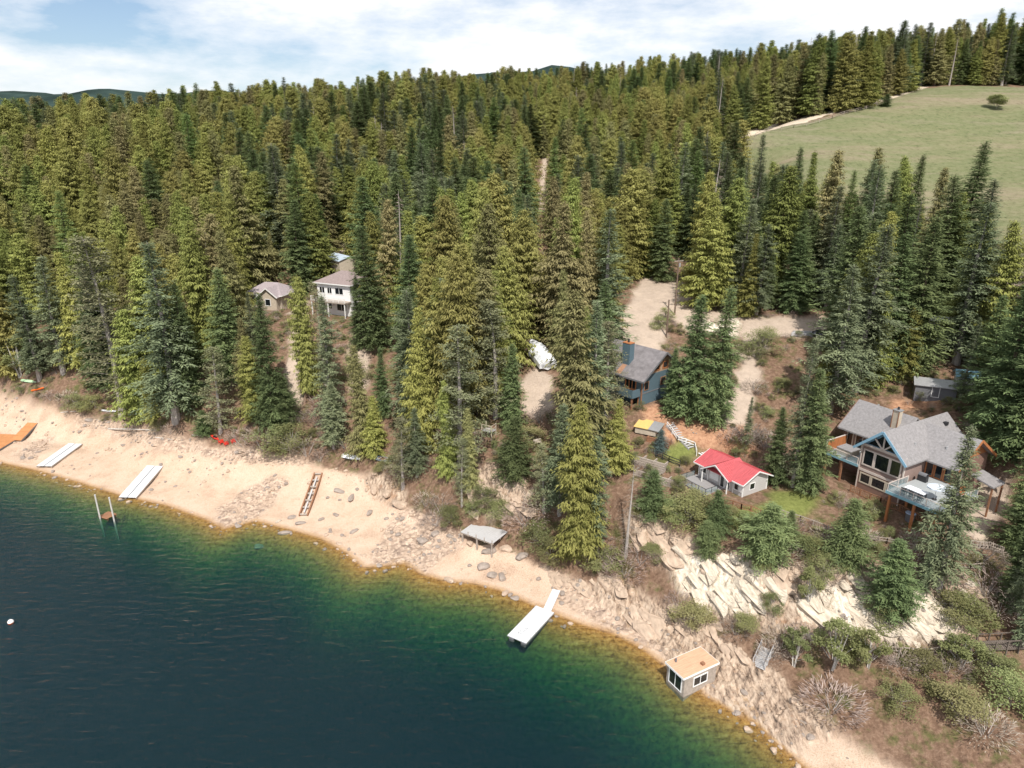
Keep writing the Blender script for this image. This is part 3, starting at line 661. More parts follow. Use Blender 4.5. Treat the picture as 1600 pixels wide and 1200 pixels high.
spec('twig', 2.2, 1.4, [twiggy(300 + i, 'twig_bush') for i in range(3)], 'bare_bush', 'leafless grey', 'twiggy bush')

WID = 1.42
CLEAR = [  # nothing may stand in front of these
    [(384, 436), (405, 428), (440, 440), (440, 478), (384, 478)], [(500, 440), (520, 424), (555, 424), (555, 500), (500, 505)], [(514, 372), (556, 372), (556, 420), (520, 420)],
    [(450, 490), (478, 480), (478, 640), (450, 640)], [(548, 525), (576, 525), (576, 590), (548, 600)],
    [(812, 512), (870, 512), (872, 640), (815, 660)], [(965, 470), (1005, 432), (1075, 446), (1095, 485), (1290, 490), (1295, 530), (1210, 540), (1200, 660), (1240, 740), (960, 740), (1000, 640), (1045, 600), (1040, 545), (965, 545)],
    [(1160, 222), (1163, 202), (1175, 193), (1300, 163), (1385, 146), (1440, 132), (1650, 128), (1650, 420), (1580, 420), (1562, 300), (1540, 240), (1480, 275), (1440, 250), (1310, 250), (1240, 245), (1200, 250)],
    [(1290, 620), (1480, 600), (1560, 720), (1540, 850), (1300, 850), (1270, 700)], [(1442, 488), (1482, 488), (1488, 530), (1445, 535)], [(152, 634), (236, 634), (236, 662), (152, 655)], [(28, 588), (78, 600), (78, 618), (28, 606)], [(1435, 585), (1535, 585), (1535, 625), (1435, 625)], [(1045, 400), (1068, 400), (1068, 540), (1045, 540)], [(838, 240), (856, 240), (850, 330), (838, 330)]]
def in_any(px, py, polys):
    px = np.asarray(px, float); py = np.asarray(py, float); r = np.zeros(px.shape, bool)
    for p_ in polys: r |= inpoly(px, py, p_)
    return r
print('foliage triangles', TRI[0])
PLANTS = []      # every plant: dict(kind, x, y, z, h, wf, label ...)
def add_plant(kind, pos, h, wf=1.0, label=None):
    PLANTS.append(dict(k=kind, x=float(pos[0]), y=float(pos[1]), z=float(pos[2]), h=float(h), wf=wf, label=label, man=True))
def tree_px(px, py, top, kind, wf=1.0, label=None):       # foot and top seen in the photograph
    g_ = G(px, py); dep = proj(*g_)[2]
    h = (py - top) * dep / FPX / math.cos(PITCH + math.atan((py - 600) / FPX)) * 0.985
    add_plant(kind, g_, h, wf, label)
def tree_top(px, top, h, kind, wf=1.0, label=None, dmin=60):
    for _ in range(12):
        q = TOP(px, top, h, dmin); bx, by, _d = proj(q[0], q[1], q[2]); ok = True
        for f_ in (0, .2, .4, .6, .8, .95):
            mx_, my_, _d = proj(q[0], q[1], q[2] + h * f_); rr = SPEC[kind]['r'] / SPEC[kind]['H'] * h * wf * WID * .8 * (1.05 - f_) * FPX / _d
            for sg in ((-1, 0, 1) if 800 < px < 900 or 1400 < px < 1530 else (0,)):
                if bool(in_any(np.array([mx_ + sg * rr]), np.array([my_]), CLEAR[:7] + CLEAR[8:] + [Z_BEACH])[0]): ok = False
        if ok: break
        h -= 1.5
        if h < 10: print('no room for', px, top); return
    add_plant(kind, q, h, wf, label)

# trees whose foot shows (px, foot, top, kind, width factor)
for a in [(32, 588, 518, 'birch', .9), (192, 648, 385, 'pine', .9), (165, 600, 420, 'spruce', .9), (238, 615, 450, 'brown', .8), (275, 655, 395, 'spruce', 1.0), (302, 640, 450, 'fir', .8), (240, 660, 560, 'gold', .7), (345, 675, 545, 'pine', 1.0),
          (398, 655, 528, 'cedar', 1.15), (428, 668, 470, 'fir', .8), (447, 665, 590, 'young', .8), (482, 615, 438, 'gold', .72), (518, 668, 470, 'spruce', .8), (522, 700, 600, 'spruce', 1.1), (568, 708, 545, 'brown', .85), (583, 712, 620, 'cedar', 1.2),
          (600, 650, 545, 'fir', .8), (640, 560, 375, 'fir', .85), (587, 548, 360, 'fir', .85), (470, 462, 318, 'fir', 1.05), (650, 640, 470, 'spruce', .95), (662, 702, 490, 'cedar', .8), (690, 640, 440, 'cedar', .8), (718, 720, 520, 'pine', 1.0),
          (630, 762, 655, 'pine', 1.0), (652, 745, 640, 'spruce', .9), (700, 745, 600, 'cedar', .75), (735, 760, 640, 'brown', .75), (722, 790, 690, 'pine', .7), (775, 652, 475, 'pine', 1.0), (800, 670, 540, 'fir', .9), (790, 640, 500, 'cedar', .9), (805, 745, 655, 'young', .9),
          (850, 800, 700, 'pine', .9), (905, 872, 650, 'cedar', .95), (875, 800, 640, 'spruce', 1.0), (925, 850, 690, 'spruce', .95), (965, 733, 625, 'cedar', 1.25), (945, 655, 505, 'pine', .95), (925, 640, 560, 'spruce', .9), (880, 680, 570, 'pine', .8),
          (1018, 803, 738, 'young', 1.0), (1030, 706, 672, 'blue', 1.0), (1075, 652, 468, 'fir', 1.0), (1112, 662, 458, 'fir', .85), (1048, 648, 545, 'fir', .9), (1135, 655, 560, 'spruce', .7), (978, 868, 735, 'snag', 1.1),
          (1118, 832, 770, 'young', .9), (1103, 862, 815, 'young', 1.1), (1198, 880, 795, 'young', 1.15), (1262, 768, 585, 'fir', .85), (1210, 755, 640, 'fir', .9), (1165, 700, 620, 'spruce', .6), (1238, 760, 540, 'spruce', .55),
          (1296, 645, 425, 'spruce', 1.0), (1320, 880, 785, 'young', .9), (1392, 955, 852, 'fir', 1.7), (1467, 918, 695, 'spruce', .8), (1440, 930, 850, 'spruce', .8), (1588, 860, 755, 'fir', 1.5), (1556, 706, 462, 'fir', 1.0), (1598, 722, 420, 'fir', 1.05), (1530, 655, 470, 'fir', .9), (1580, 668, 440, 'fir', 1.0), (1605, 640, 380, 'fir', 1.0), (1500, 625, 500, 'spruce', .8), (1590, 960, 850, 'spruce', 1.0),
          (1300, 1045, 968, 'birch', .9), (1355, 1045, 975, 'birch', .8), (1240, 1040, 980, 'birch', .8), (1500, 1045, 985, 'birch', 1.0), (1262, 945, 880, 'birch', .7), (1230, 850, 800, 'young', .9), (1280, 640, 520, 'cedar', .8), (884, 572, 425, 'brown', .85), (908, 612, 480, 'cedar', .8), (398, 560, 458, 'spruce', .7), (560, 545, 432, 'fir', .7), (508, 600, 445, 'pine', .6), (1597, 1010, 890, 'spruce', .9), (1575, 945, 820, 'fir', .9), (1600, 800, 640, 'fir', .8)]:
    tree_px(*a)
# trees whose foot is hidden (px, top, height, kind)
for a in [(1537, 222, 31, 'fir', .95), (1375, 230, 29, 'brown', .8), (1305, 234, 29, 'brown', 1.0), (1250, 230, 27, 'fir', .75), (1272, 236, 27, 'cedar', .8), (1437, 240, 28, 'fir', .7), (1420, 243, 28, 'cedar', .8), (1370, 250, 27, 'spruce', .9), (1478, 262, 27, 'brown', .8),
          (1340, 264, 26, 'larch', .6), (1500, 300, 27, 'cedar', 1.0), (1190, 210, 26, 'spruce', .8), (1150, 190, 28, 'fir', 1.0), (1390, 330, 24, 'cedar', 1.0), (1380, 350, 30, 'spruce', 1.0), (1345, 320, 26, 'fir', 1.0), (1260, 330, 26, 'fir', 1.0), (1310, 350, 24, 'spruce', 1.0),
          (1470, 340, 27, 'fir', 1.0), (1545, 330, 25, 'cedar', 1.0), (1590, 345, 28, 'cedar', 1.0), (1450, 400, 24, 'spruce', 1.0), (1500, 420, 27, 'brown', 1.0), (1385, 455, 20, 'cedar', 1.0), (1430, 480, 19, 'cedar', 1.0), (1210, 400, 25, 'fir', .9), (1170, 420, 18, 'birch', .7),
          (1480, 470, 16, 'cedar', .9),
          (830, 360, 24, 'gold', 1.1), (790, 385, 23, 'gold', 1.0), (850, 400, 22, 'gold', 1.0), (770, 420, 22, 'cedar', 1.0), (720, 380, 24, 'gold', .9), (690, 400, 23, 'gold', 1.0), (655, 410, 22, 'gold', .8), (745, 365, 24, 'brown', .9), (950, 440, 20, 'fir', .9),
          (960, 330, 27, 'spruce', 1.2), (1045, 310, 27, 'fir', 1.0), (925, 330, 25, 'brown', .8), (480, 245, 26, 'gold', .9), (555, 255, 27, 'cedar', 1.2), (520, 260, 27, 'cedar', 1.0), (600, 265, 26, 'brown', .9), (665, 270, 27, 'spruce', 1.1), (790, 165, 28, 'brown', 1.1), (870, 215, 27, 'larch', .8), (1090, 235, 25, 'larch', .9), (700, 220, 28, 'gold', .7),
          (800, 250, 26, 'brown', 1.1), (740, 280, 26, 'cedar', 1.1), (580, 330, 24, 'cedar', 1.0), (380, 330, 26, 'cedar', 1.1), (355, 300, 26, 'gold', .9), (420, 360, 24, 'brown', .9), (310, 360, 24, 'snag', 1.0), (175, 365, 24, 'gold', .7), (245, 380, 25, 'gold', .8), (100, 390, 27, 'cedar', 1.0), (60, 400, 27, 'spruce', 1.0), (25, 430, 26, 'spruce', 1.0), (340, 420, 24, 'fir', 1.0), (130, 430, 26, 'fir', 1.0)]:
    tree_top(*a)
# the lone trees on the meadow
tree_px(1555, 170, 148, 'round', 1.1, 'small round light green tree standing alone on the meadow')
tree_px(1385, 166, 148, 'young', 1.6, 'round dark fir at the edge of the dirt road on the meadow')
N_MAN = len(PLANTS)
# low bushes
BUSH = [(80, 625, 'twig', 2.6), (105, 630, 'twig', 3), (122, 636, 'bush', 3.6), (146, 638, 'gbush', 3.4), (250, 672, 'bush', 2.6), (268, 678, 'twig', 2.5), (320, 678, 'young', 5.0),
        (372, 690, 'twig', 3), (410, 702, 'twig', 4), (428, 700, 'bush', 5.2), (455, 705, 'bush', 5.0), (480, 712, 'twig', 3.4), (500, 722, 'twig', 2.4), (540, 700, 'twig', 2.6), (600, 735, 'bush', 2.0), (620, 745, 'twig', 2.4), (690, 800, 'twig', 3.2), (665, 790, 'twig', 2.8), (705, 815, 'bush', 2.6), (680, 822, 'twig', 2.6), (740, 800, 'bush', 2.4), (760, 780, 'bush', 2.6), (780, 805, 'bush', 2.6),
        (820, 820, 'twig', 3.6), (845, 850, 'bush', 3.6), (865, 870, 'bush', 3.2), (850, 800, 'twig', 3.4), (950, 890, 'bush', 3.4), (975, 900, 'twig', 3.2), (940, 870, 'twig', 3), (1000, 880, 'twig', 2.8), (1020, 870, 'bush', 2), (1072, 815, 'gbush', 3.8), (1085, 800, 'bush', 3.0), (1050, 805, 'gbush', 2.6), (1000, 800, 'gbush', 1.6), (1085, 975, 'bush', 2.6), (1060, 950, 'twig', 2),
        (1165, 985, 'bush', 2.2), (1150, 990, 'twig', 2.4), (1205, 950, 'gbush', 2.2), (1190, 890, 'bush', 2), (1140, 810, 'bush', 2), (1160, 815, 'gbush', 1.6), (1175, 820, 'bush', 1.8), (1215, 870, 'twig', 2.6), (1250, 862, 'gbush', 2.4), (1270, 865, 'gbush', 2.6), (1275, 910, 'twig', 2.6), (1290, 900, 'bush', 2.6), (1235, 830, 'twig', 2.4), (1290, 850, 'twig', 2.4), (1350, 850, 'twig', 2.2), (1365, 805, 'bush', 2.4), (1380, 965, 'bush', 2.8), (1420, 890, 'twig', 2.4), (1430, 855, 'twig', 2), (1510, 970, 'gbush', 3.6), (1495, 960, 'bush', 2.6), (1530, 880, 'twig', 2.6), (1540, 930, 'twig', 3.2), (1560, 960, 'twig', 3), (1590, 900, 'twig', 3),
        (1260, 1010, 'twig', 3), (1220, 1010, 'twig', 3), (1330, 1020, 'bush', 3), (1400, 1040, 'twig', 2.6), (1440, 1050, 'bush', 2.8), (1480, 1050, 'twig', 2.6), (1540, 1045, 'bush', 3), (1205, 1030, 'twig', 2.4), (1190, 545, 'gbush', 3.6), (1182, 560, 'bush', 2.4), (1200, 530, 'gbush', 3), (1130, 580, 'bush', 2), (1150, 560, 'bush', 2.4), (1030, 510, 'gbush', 2.4), (1040, 500, 'bush', 2.8), (1110, 470, 'twig', 3), (1140, 480, 'twig', 3.4), (1170, 480, 'twig', 3), (1230, 480, 'twig', 3), (1180, 610, 'twig', 2.4), (1170, 690, 'twig', 3), (1140, 690, 'twig', 2.6), (1195, 700, 'twig', 2.6), (570, 395, 'gbush', 5), (555, 385, 'gbush', 4),
        (560, 590, 'gbush', 4), (700, 690, 'twig', 3), (745, 700, 'twig', 3), (830, 690, 'bush', 3), (845, 660, 'twig', 2.5), (510, 640, 'twig', 3), (500, 665, 'twig', 3.4), (470, 660, 'twig', 2.6), (1400, 1100, 'bush', 3), (1300, 1110, 'twig', 3), (1500, 1120, 'bush', 3.2), (1580, 1100, 'gbush', 3.4), (1540, 1150, 'twig', 3)]
for px, py, k, h in BUSH:
    add_plant(k, G(px, py), h * RNG.uniform(.9, 1.1), RNG.uniform(.9, 1.3))

# the forest: trees sown over the slope, kept out of the openings seen in the photograph
FOREST_NO_FOOT = [Z_BEACH] + Z_ROCK + Z_WHITE + Z_DIRT + Z_RED + Z_LAWN + [Z_MEADOW,
    [(560, 700), (700, 690), (800, 700), (870, 760), (1000, 790), (1000, 640), (1200, 640), (1280, 700), (1310, 640), (1480, 620), (1560, 720), (1700, 720), (1700, 1400), (560, 1400)]]
def sow():
    g = np.random.default_rng(11); out_ = []
    sp = 5.7
    xs, ys = np.meshgrid(np.arange(-340, 400, sp), np.arange(100, 560, sp))
    x = xs.ravel() + g.uniform(-.46, .46, xs.size) * sp; y = ys.ravel() + g.uniform(-.46, .46, xs.size) * sp
    keep = np.abs(x) < 0.86 * y + 40; x, y = x[keep], y[keep]
    z, s, zn = height(x, y, True); px, py, dep = proj(x, y, z)
    zone = fbm(x / 28, y / 28, 51, 3); zone2 = fbm(x / 45 + 9, y / 45, 57, 2)
    h = 22 + 15 * (g.random(x.size) - .45) + 8 * fbm(x / 60, y / 60, 61, 2); h = np.clip(h, 11, 33)
    ok = (s > 14) & (~in_any(px, py, FOREST_NO_FOOT) | (y > 345))
    small = h * 0.0
    for f_ in (0.15, .3, .45, .6, .75, .9, 1.0):
        qx, qy, qd = proj(x, y, z + h * f_); wpx = FPX / qd * 3.2 * (1.02 - f_)
        for sgn in (-1, 0, 1): ok &= ~in_any(qx + sgn * wpx, qy, CLEAR) | (y > 345)
    mx_ = np.array([[p['x'], p['y']] for p in PLANTS[:N_MAN]])
    dm = np.sqrt(((x[:, None] - mx_[None, :, 0]) ** 2 + (y[:, None] - mx_[None, :, 1]) ** 2).min(1)); ok &= dm > 3.2
    for cx, cy, hl, hd, a, lv in PADS: ok &= np.hypot(x - cx, y - cy) > max(hl, hd) + 4
    r = g.random(x.size); rn = g.random(x.size)
    for i in np.nonzero(ok)[0]:
        w_ = zone[i]
        if r[i] < 0.02: k = 'snag'
        elif r[i] < 0.05: k = 'larch'
        elif w_ > 0.04: k = 'gold' if rn[i] < .34 else ('cedar' if rn[i] < .76 else 'brown')
        elif w_ > -0.14: k = ('cedar', 'brown', 'fir', 'spruce', 'gold', 'cedar')[int(rn[i] * 6)]
        else: k = 'fir' if rn[i] < .5 else ('spruce' if rn[i] < .85 else 'cedar')
        out_.append(dict(k=k, x=float(x[i]), y=float(y[i]), z=float(z[i]), h=float(h[i]), wf=float(g.uniform(.85, 1.25)), label=None, man=False))
    return out_
SOWN = sow()

# which of the sown trees show largest: front-to-back coverage on a coarse grid
def rank_visible(plants):
    W_, H_ = 800, 600; buf = np.zeros((H_, W_), bool)
    for p in plants: p['dep'] = float(proj(p['x'], p['y'], p['z'])[2])
    for p in sorted(plants, key=lambda q: q['dep']):
        x0, y0, d0 = proj(p['x'], p['y'], p['z']); x1, y1, d1 = proj(p['x'], p['y'], p['z'] + p['h'])
        rr = SPEC[p['k']]['r'] * p['h'] / SPEC[p['k']]['H'] * p['wf'] * FPX / d0 * .8
        p['px'], p['py'] = float((x0 + x1) / 2), float((y0 + y1) / 2); p['top'] = float(y1); p['vis'] = 0
        ya, yb = int(max(0, y1 / 2)), int(min(H_ - 1, y0 / 2))
        for yy in range(ya, yb + 1):
            t = (yy * 2 - y1) / max(1e-6, (y0 - y1)); xc = x1 + (x0 - x1) * t; ww = rr * min(1, t * 1.15 + .04)
            xa, xb = int(max(0, (xc - ww) / 2)), int(min(W_ - 1, (xc + ww) / 2))
            if xb <= xa: continue
            seg = buf[yy, xa:xb]; p['vis'] += int((~seg).sum()) if 75 <= yy <= 525 else int((~seg).sum()) * .3; seg[:] = True
rank_visible(PLANTS + SOWN)
TREE_KINDS = ('fir', 'spruce', 'cedar', 'gold', 'brown', 'pine', 'larch', 'snag', 'blue', 'young', 'birch', 'round')
n_tree = sum(1 for p in PLANTS if p['k'] in TREE_KINDS)
SOWN.sort(key=lambda q: -q['vis'])
n_single = max(0, 300 - n_tree)
SINGLE, REST = SOWN[:n_single], SOWN[n_single:]
print('manual trees', n_tree, 'sown', len(SOWN), 'single', len(SINGLE), 'smallest single', SINGLE[-1]['vis'] if SINGLE else 0, 'rest visible', sum(1 for q in REST if q['vis'] > 0))

# labels: by look, then by the landmark the plant stands next to
LAND = {'grey hip-roofed house': (412, 455), 'white house': (525, 462), 'wrapped white boat': (840, 550), 'blue house': (1000, 580), 'red-roofed cabin': (1140, 752), 'large grey-roofed house': (1415, 705),
        'gravel turnaround': (1025, 480), 'upper meadow': (1390, 240), 'stilted platform': (757, 832), 'wooden boathouse': (1082, 1035), 'white floating dock': (832, 967), 'orange dock': (28, 680), 'white beach dock': (220, 752),
        'wooden ramp frame': (485, 770), 'white rock face': (1120, 915), 'blue-roofed shed': (536, 402), 'white shed': (1463, 512)}
ORD = ['nearest', 'second nearest', 'third nearest', 'fourth nearest', 'fifth nearest', 'sixth nearest', 'seventh nearest', 'eighth nearest', 'ninth nearest', 'tenth nearest'] + ['%dth nearest' % k for k in range(11, 90)]
def dirword(dx, dy):
    a = math.degrees(math.atan2(-dy, dx)) % 360
    return ['right of', 'above right of', 'above', 'above left of', 'left of', 'below left of', 'below', 'below right of'][int((a + 22.5) // 45) % 8]
def label_plants(ps):
    from collections import defaultdict
    bins = defaultdict(list)
    for p in ps:
        if p['label']: continue
        n_, (lx, ly) = min(LAND.items(), key=lambda q: math.hypot(q[1][0] - p['px'], (q[1][1] - p['py'])))
        key = (SPEC[p['k']]['col'], SPEC[p['k']]['sp'], dirword(p['px'] - lx, p['py'] - ly), n_)
        bins[key].append((math.hypot(lx - p['px'], ly - p['py']), p))
    for (col, sp_, dw, n_), lst in bins.items():
        lst.sort(key=lambda q: q[0])
        for k, (_, p) in enumerate(lst):
            p['label'] = ('%s %s %s the %s' % (col, sp_, dw, n_)) if len(lst) == 1 else '%s %s %s the %s, %s of its kind' % (col, sp_, dw, n_, ORD[k])
label_plants(PLANTS + SINGLE)
GRP = {'bush': 'bushes on the bank and slopes', 'gbush': 'bushes on the bank and slopes', 'twig': 'bushes on the bank and slopes'}
FIRST = {}
rv = random.Random(5)
for p in PLANTS + SINGLE:
    S = SPEC[p['k']]; i = rv.randrange(len(S['ms'])); sc = p['h'] / S['H']; cmesh, tmesh = S['ms'][i]
    root = empty(S['nm'], (p['x'], p['y'], p['z'] - .05), rv.random() * 6.28, p['label'], 'bush' if p['k'] in GRP else 'tree', GRP.get(p['k'], 'trees of the lakeside forest'))
    root.rotation_euler[0] = rv.gauss(0, .022); root.rotation_euler[1] = rv.gauss(0, .022)
    root.scale = (sc * p['wf'] * WID, sc * p['wf'] * WID, sc)
    for nm, ms_ in (('crown', cmesh), ('trunk', tmesh)):
        o = bpy.data.objects.new(nm, ms_); C.objects.link(o); o.parent = root
        FIRST.setdefault((p['k'], i), {}).setdefault(nm, o)

# the rest of the forest and the undergrowth: uncountable, instanced from the trees above
def scatter_stuff(name, pts, keys, label, cat):
    # pts: x, y, z, scale xy, scale z, rotation, key index
    me = bpy.data.meshes.new(name); arr = np.array([[q[0], q[1], q[2]] for q in pts], np.float32)
    me.vertices.add(len(arr)); me.vertices.foreach_set('co', arr.ravel())
    for nm, ty, dat in (('pick', 'INT', np.array([q[6] for q in pts], np.int32)), ('turn', 'FLOAT_VECTOR', np.array([[0, 0, q[5]] for q in pts], np.float32)), ('size', 'FLOAT_VECTOR', np.array([[q[3], q[3], q[4]] for q in pts], np.float32))):
        at = me.attributes.new(nm, ty, 'POINT'); at.data.foreach_set('value' if ty == 'INT' else 'vector', dat.ravel())
    o = bpy.data.objects.new(name, me); C.objects.link(o); tag(o, label, cat, kind='stuff')
    ng = bpy.data.node_groups.new(name, 'GeometryNodeTree')
    ng.interface.new_socket('Geometry', in_out='INPUT', socket_type='NodeSocketGeometry'); ng.interface.new_socket('Geometry', in_out='OUTPUT', socket_type='NodeSocketGeometry')
    gi = ng.nodes.new('NodeGroupInput'); go = ng.nodes.new('NodeGroupOutput'); jn = ng.nodes.new('GeometryNodeJoinGeometry'); iop = ng.nodes.new('GeometryNodeInstanceOnPoints')
    iop.inputs['Pick Instance'].default_value = True
    for objs in keys:
        j2 = ng.nodes.new('GeometryNodeJoinGeometry')
        for ob in objs:
            inf = ng.nodes.new('GeometryNodeObjectInfo'); inf.transform_space = 'ORIGINAL'; inf.inputs['Object'].default_value = ob; ng.links.new(inf.outputs['Geometry'], j2.inputs[0])
        gti = ng.nodes.new('GeometryNodeGeometryToInstance'); ng.links.new(j2.outputs[0], gti.inputs[0]); ng.links.new(gti.outputs[0], jn.inputs[0])
    ng.links.new(gi.outputs[0], iop.inputs['Points']); ng.links.new(jn.outputs[0], iop.inputs['Instance'])
    for nm, ty, sk in (('pick', 'INT', 'Instance Index'), ('turn', 'FLOAT_VECTOR', 'Rotation'), ('size', 'FLOAT_VECTOR', 'Scale')):
        na = ng.nodes.new('GeometryNodeInputNamedAttribute'); na.data_type = ty; na.inputs['Name'].default_value = nm
        ng.links.new(na.outputs['Attribute'], iop.inputs[sk])
    ng.links.new(iop.outputs['Instances'], go.inputs[0])
    md = o.modifiers.new('scatter', 'NODES'); md.node_group = ng
    return o
def keyed(kinds):
    ks = [k for k in FIRST if k[0] in kinds]
    return list(reversed(ks)), [list(FIRST[k].values()) for k in ks]
names, keys = keyed(('fir', 'spruce', 'cedar', 'gold', 'brown', 'pine', 'larch', 'snag'))
pts = []
for p in REST:
    cand = [i for i, k in enumerate(names) if k[0] == p['k']]
    if not cand: cand = list(range(len(names)))
    i = rv.choice(cand); sc = p['h'] / SPEC[names[i][0]]['H']
    pts.append((p['x'], p['y'], p['z'] - .05, sc * p['wf'] * WID, sc, rv.random() * 6.28, i))
scatter_stuff('distant_forest', pts, keys, 'dense conifer forest filling the hillside behind the nearest trees', 'forest')
def undergrowth():
    g = np.random.default_rng(5); x = g.uniform(-150, 130, 16000); y = g.uniform(60, 210, 16000)
    z, s, zn = height(x, y, True); px, py, dep = proj(x, y, z)
    ok = (s > 16) & ~in_any(px, py, [Z_BEACH] + Z_DIRT + Z_LAWN + Z_WHITE + [CLEAR[0], CLEAR[1]]) & (np.abs(x) < .8 * y + 10)
    ok &= (zn['rock'] < .5) | (g.random(x.size) < .08)
    ok &= (fbm(x / 6, y / 6, 91, 3) > -.05) & ((zn['red'] < .5) | (g.random(x.size) < .3))
    for cx, cy, hl, hd, a, lv in PADS: ok &= np.hypot(x - cx, y - cy) > max(hl, hd) + 1.0
    names, keys = keyed(('bush', 'gbush', 'twig')); pts = []
    wts = [{'bush': 2.0, 'gbush': .6, 'twig': 3.0}[k[0]] for k in names]
    for i in np.nonzero(ok)[0]:
        j = rv.choices(range(len(names)), wts)[0]; sc = rv.uniform(.18, .55)
        pts.append((x[i], y[i], z[i] - .03, sc * rv.uniform(.9, 1.5), sc, rv.random() * 6.28, j))
    print('undergrowth', len(pts))
    scatter_stuff('undergrowth', pts, keys, 'low brown and green brush covering the forest floor and bank', 'brush')
undergrowth()

# ------------------------------------------------------------------ built things: materials
M_SHINGLE = mat('grey_shingles', (0.25, 0.238, 0.24), 0.9, 0.22, 3.0, 0.5, bscale=9)
M_SHINGLE_BR = mat('brown_shingles', (0.26, 0.205, 0.195), 0.9, 0.2, 3.0, 0.5, bscale=9)
M_SHINGLE_PU = mat('mauve_shingles', (0.34, 0.29, 0.30), 0.9, 0.18, 3.0, 0.5, bscale=9)
M_SHINGLE_DK = mat('weathered_shingles', (0.195, 0.18, 0.185), 0.9, 0.28, 1.2, 0.5, bscale=9)
M_ORANGE = mat('orange_cedar_wood', (0.40, 0.155, 0.060), 0.6, 0.25, 2.0, 0.2, grain=(1, 1, .2))
M_BROWN = mat('brown_siding', (0.225, 0.135, 0.105), 0.8, 0.15, 2.0, 0.25, grain=(.3, .3, 6))
M_TAUPE = mat('taupe_trim', (0.60, 0.52, 0.47), 0.7, 0.1, 2.0)
M_MAUVE = mat('mauve_brown_siding', (0.28, 0.20, 0.175), 0.8, 0.12, 2.0, 0.25, grain=(.3, .3, 6))
M_LBLUE = mat('pale_blue_trim', (0.24, 0.42, 0.56), 0.6, 0.08, 2.0)
M_TEAL = mat('teal_deck_paint', (0.20, 0.37, 0.44), 0.6, 0.12, 2.0)
M_DECK = mat('pale_grey_deck', (0.34, 0.36, 0.365), 0.7, 0.1, 2.0, 0.2, grain=(6, .5, 1))
M_GLASS = mat('window_glass', (0.012, 0.016, 0.019), 0.06, 0.1, 1.0, spec=0.7)
M_WHITE = mat('white_paint', (0.80, 0.79, 0.77), 0.55, 0.05, 2.0)
M_WHITEW = mat('white_siding', (0.80, 0.79, 0.78), 0.65, 0.06, 2.0, 0.15, grain=(.3, .3, 7))
M_GREY = mat('grey_siding', (0.50, 0.48, 0.465), 0.8, 0.1, 2.0, 0.25, grain=(.3, .3, 7))
M_GREYDECK = mat('grey_decking', (0.29, 0.28, 0.28), 0.8, 0.12, 3.0, 0.3, grain=(.2, 7, 1))
M_RED = mat('red_metal_roof', (0.46, 0.095, 0.105), 0.55, 0.2, 1.5, 0.1, grain=(5, .3, 1))
M_BLUE = mat('slate_blue_siding', (0.090, 0.140, 0.170), 0.75, 0.1, 2.0, 0.25, grain=(.3, .3, 7))
M_TAN = mat('tan_gable_shingles', (0.42, 0.29, 0.19), 0.85, 0.2, 3.0, 0.3)
M_BLACK = mat('black_metal', (0.03, 0.03, 0.033), 0.5, 0.2, 3.0)
M_STEEL = mat('galvanised_metal', (0.55, 0.55, 0.56), 0.4, 0.12, 3.0, metal=0.6)
M_WEATHER = mat('weathered_timber', (0.36, 0.305, 0.26), 0.9, 0.25, 3.0, 0.4, grain=(1, 1, 1))
M_BRWOOD = mat('brown_stained_timber', (0.27, 0.135, 0.075), 0.8, 0.22, 3.0, 0.3)
M_DARKWOOD = mat('dark_weathered_timber', (0.16, 0.13, 0.11), 0.9, 0.25, 3.0, 0.4)
M_GREYWOOD = mat('silvered_planks', (0.47, 0.46, 0.46), 0.85, 0.16, 3.0, 0.35, grain=(.4, 5, 1))
M_ALU = mat('pale_dock_panels', (0.62, 0.63, 0.65), 0.6, 0.08, 2.0, 0.2, grain=(6, .6, 1))
M_RUST = mat('rust_orange_decking', (0.48, 0.215, 0.085), 0.8, 0.22, 1.2, 0.3, grain=(.5, 4, 1))
M_PLANK = mat('new_cedar_planks', (0.60, 0.365, 0.235), 0.75, 0.2, 1.5, 0.3, grain=(.4, 5, 1))
M_CONC = mat('pale_concrete', (0.52, 0.49, 0.46), 0.9, 0.15, 2.0, 0.3)
M_TARP = mat('white_shrink_wrap', (0.82, 0.84, 0.87), 0.38, 0.05, 0.8, 0.5, bscale=2.2)
M_BLUECANVAS = mat('grey_blue_canvas', (0.28, 0.35, 0.44), 0.8, 0.15, 2.0, 0.3)
M_CHARCOAL = mat('charcoal_vinyl', (0.16, 0.16, 0.17), 0.6, 0.12, 2.0)
M_BEIGE = mat('beige_panels', (0.50, 0.43, 0.34), 0.8, 0.12, 2.0)
M_BLUEMETAL = mat('pale_blue_metal_roof', (0.62, 0.72, 0.84), 0.35, 0.1, 1.0, 0.15, metal=0.2, grain=(6, .5, 1))
M_YELLOW = mat('yellow_paint', (0.66, 0.46, 0.16), 0.6, 0.1, 2.0)
M_REDPL = mat('red_plastic', (0.72, 0.045, 0.03), 0.4, 0.08, 2.0)
M_ORPL = mat('orange_plastic', (0.85, 0.17, 0.02), 0.4, 0.08, 2.0)
M_GRPL = mat('pale_green_plastic', (0.46, 0.66, 0.40), 0.4, 0.08, 2.0)
M_STONE = [mat('grey_boulder_stone', (0.30, 0.25, 0.215), 0.95, 0.3, 1.4, 0.7), mat('tan_boulder_stone', (0.46, 0.35, 0.265), 0.95, 0.3, 1.4, 0.7), mat('pale_slab_stone', (0.56, 0.48, 0.385), 0.95, 0.42, 1.6, 0.9, grain=(1, 2.5, 3))]

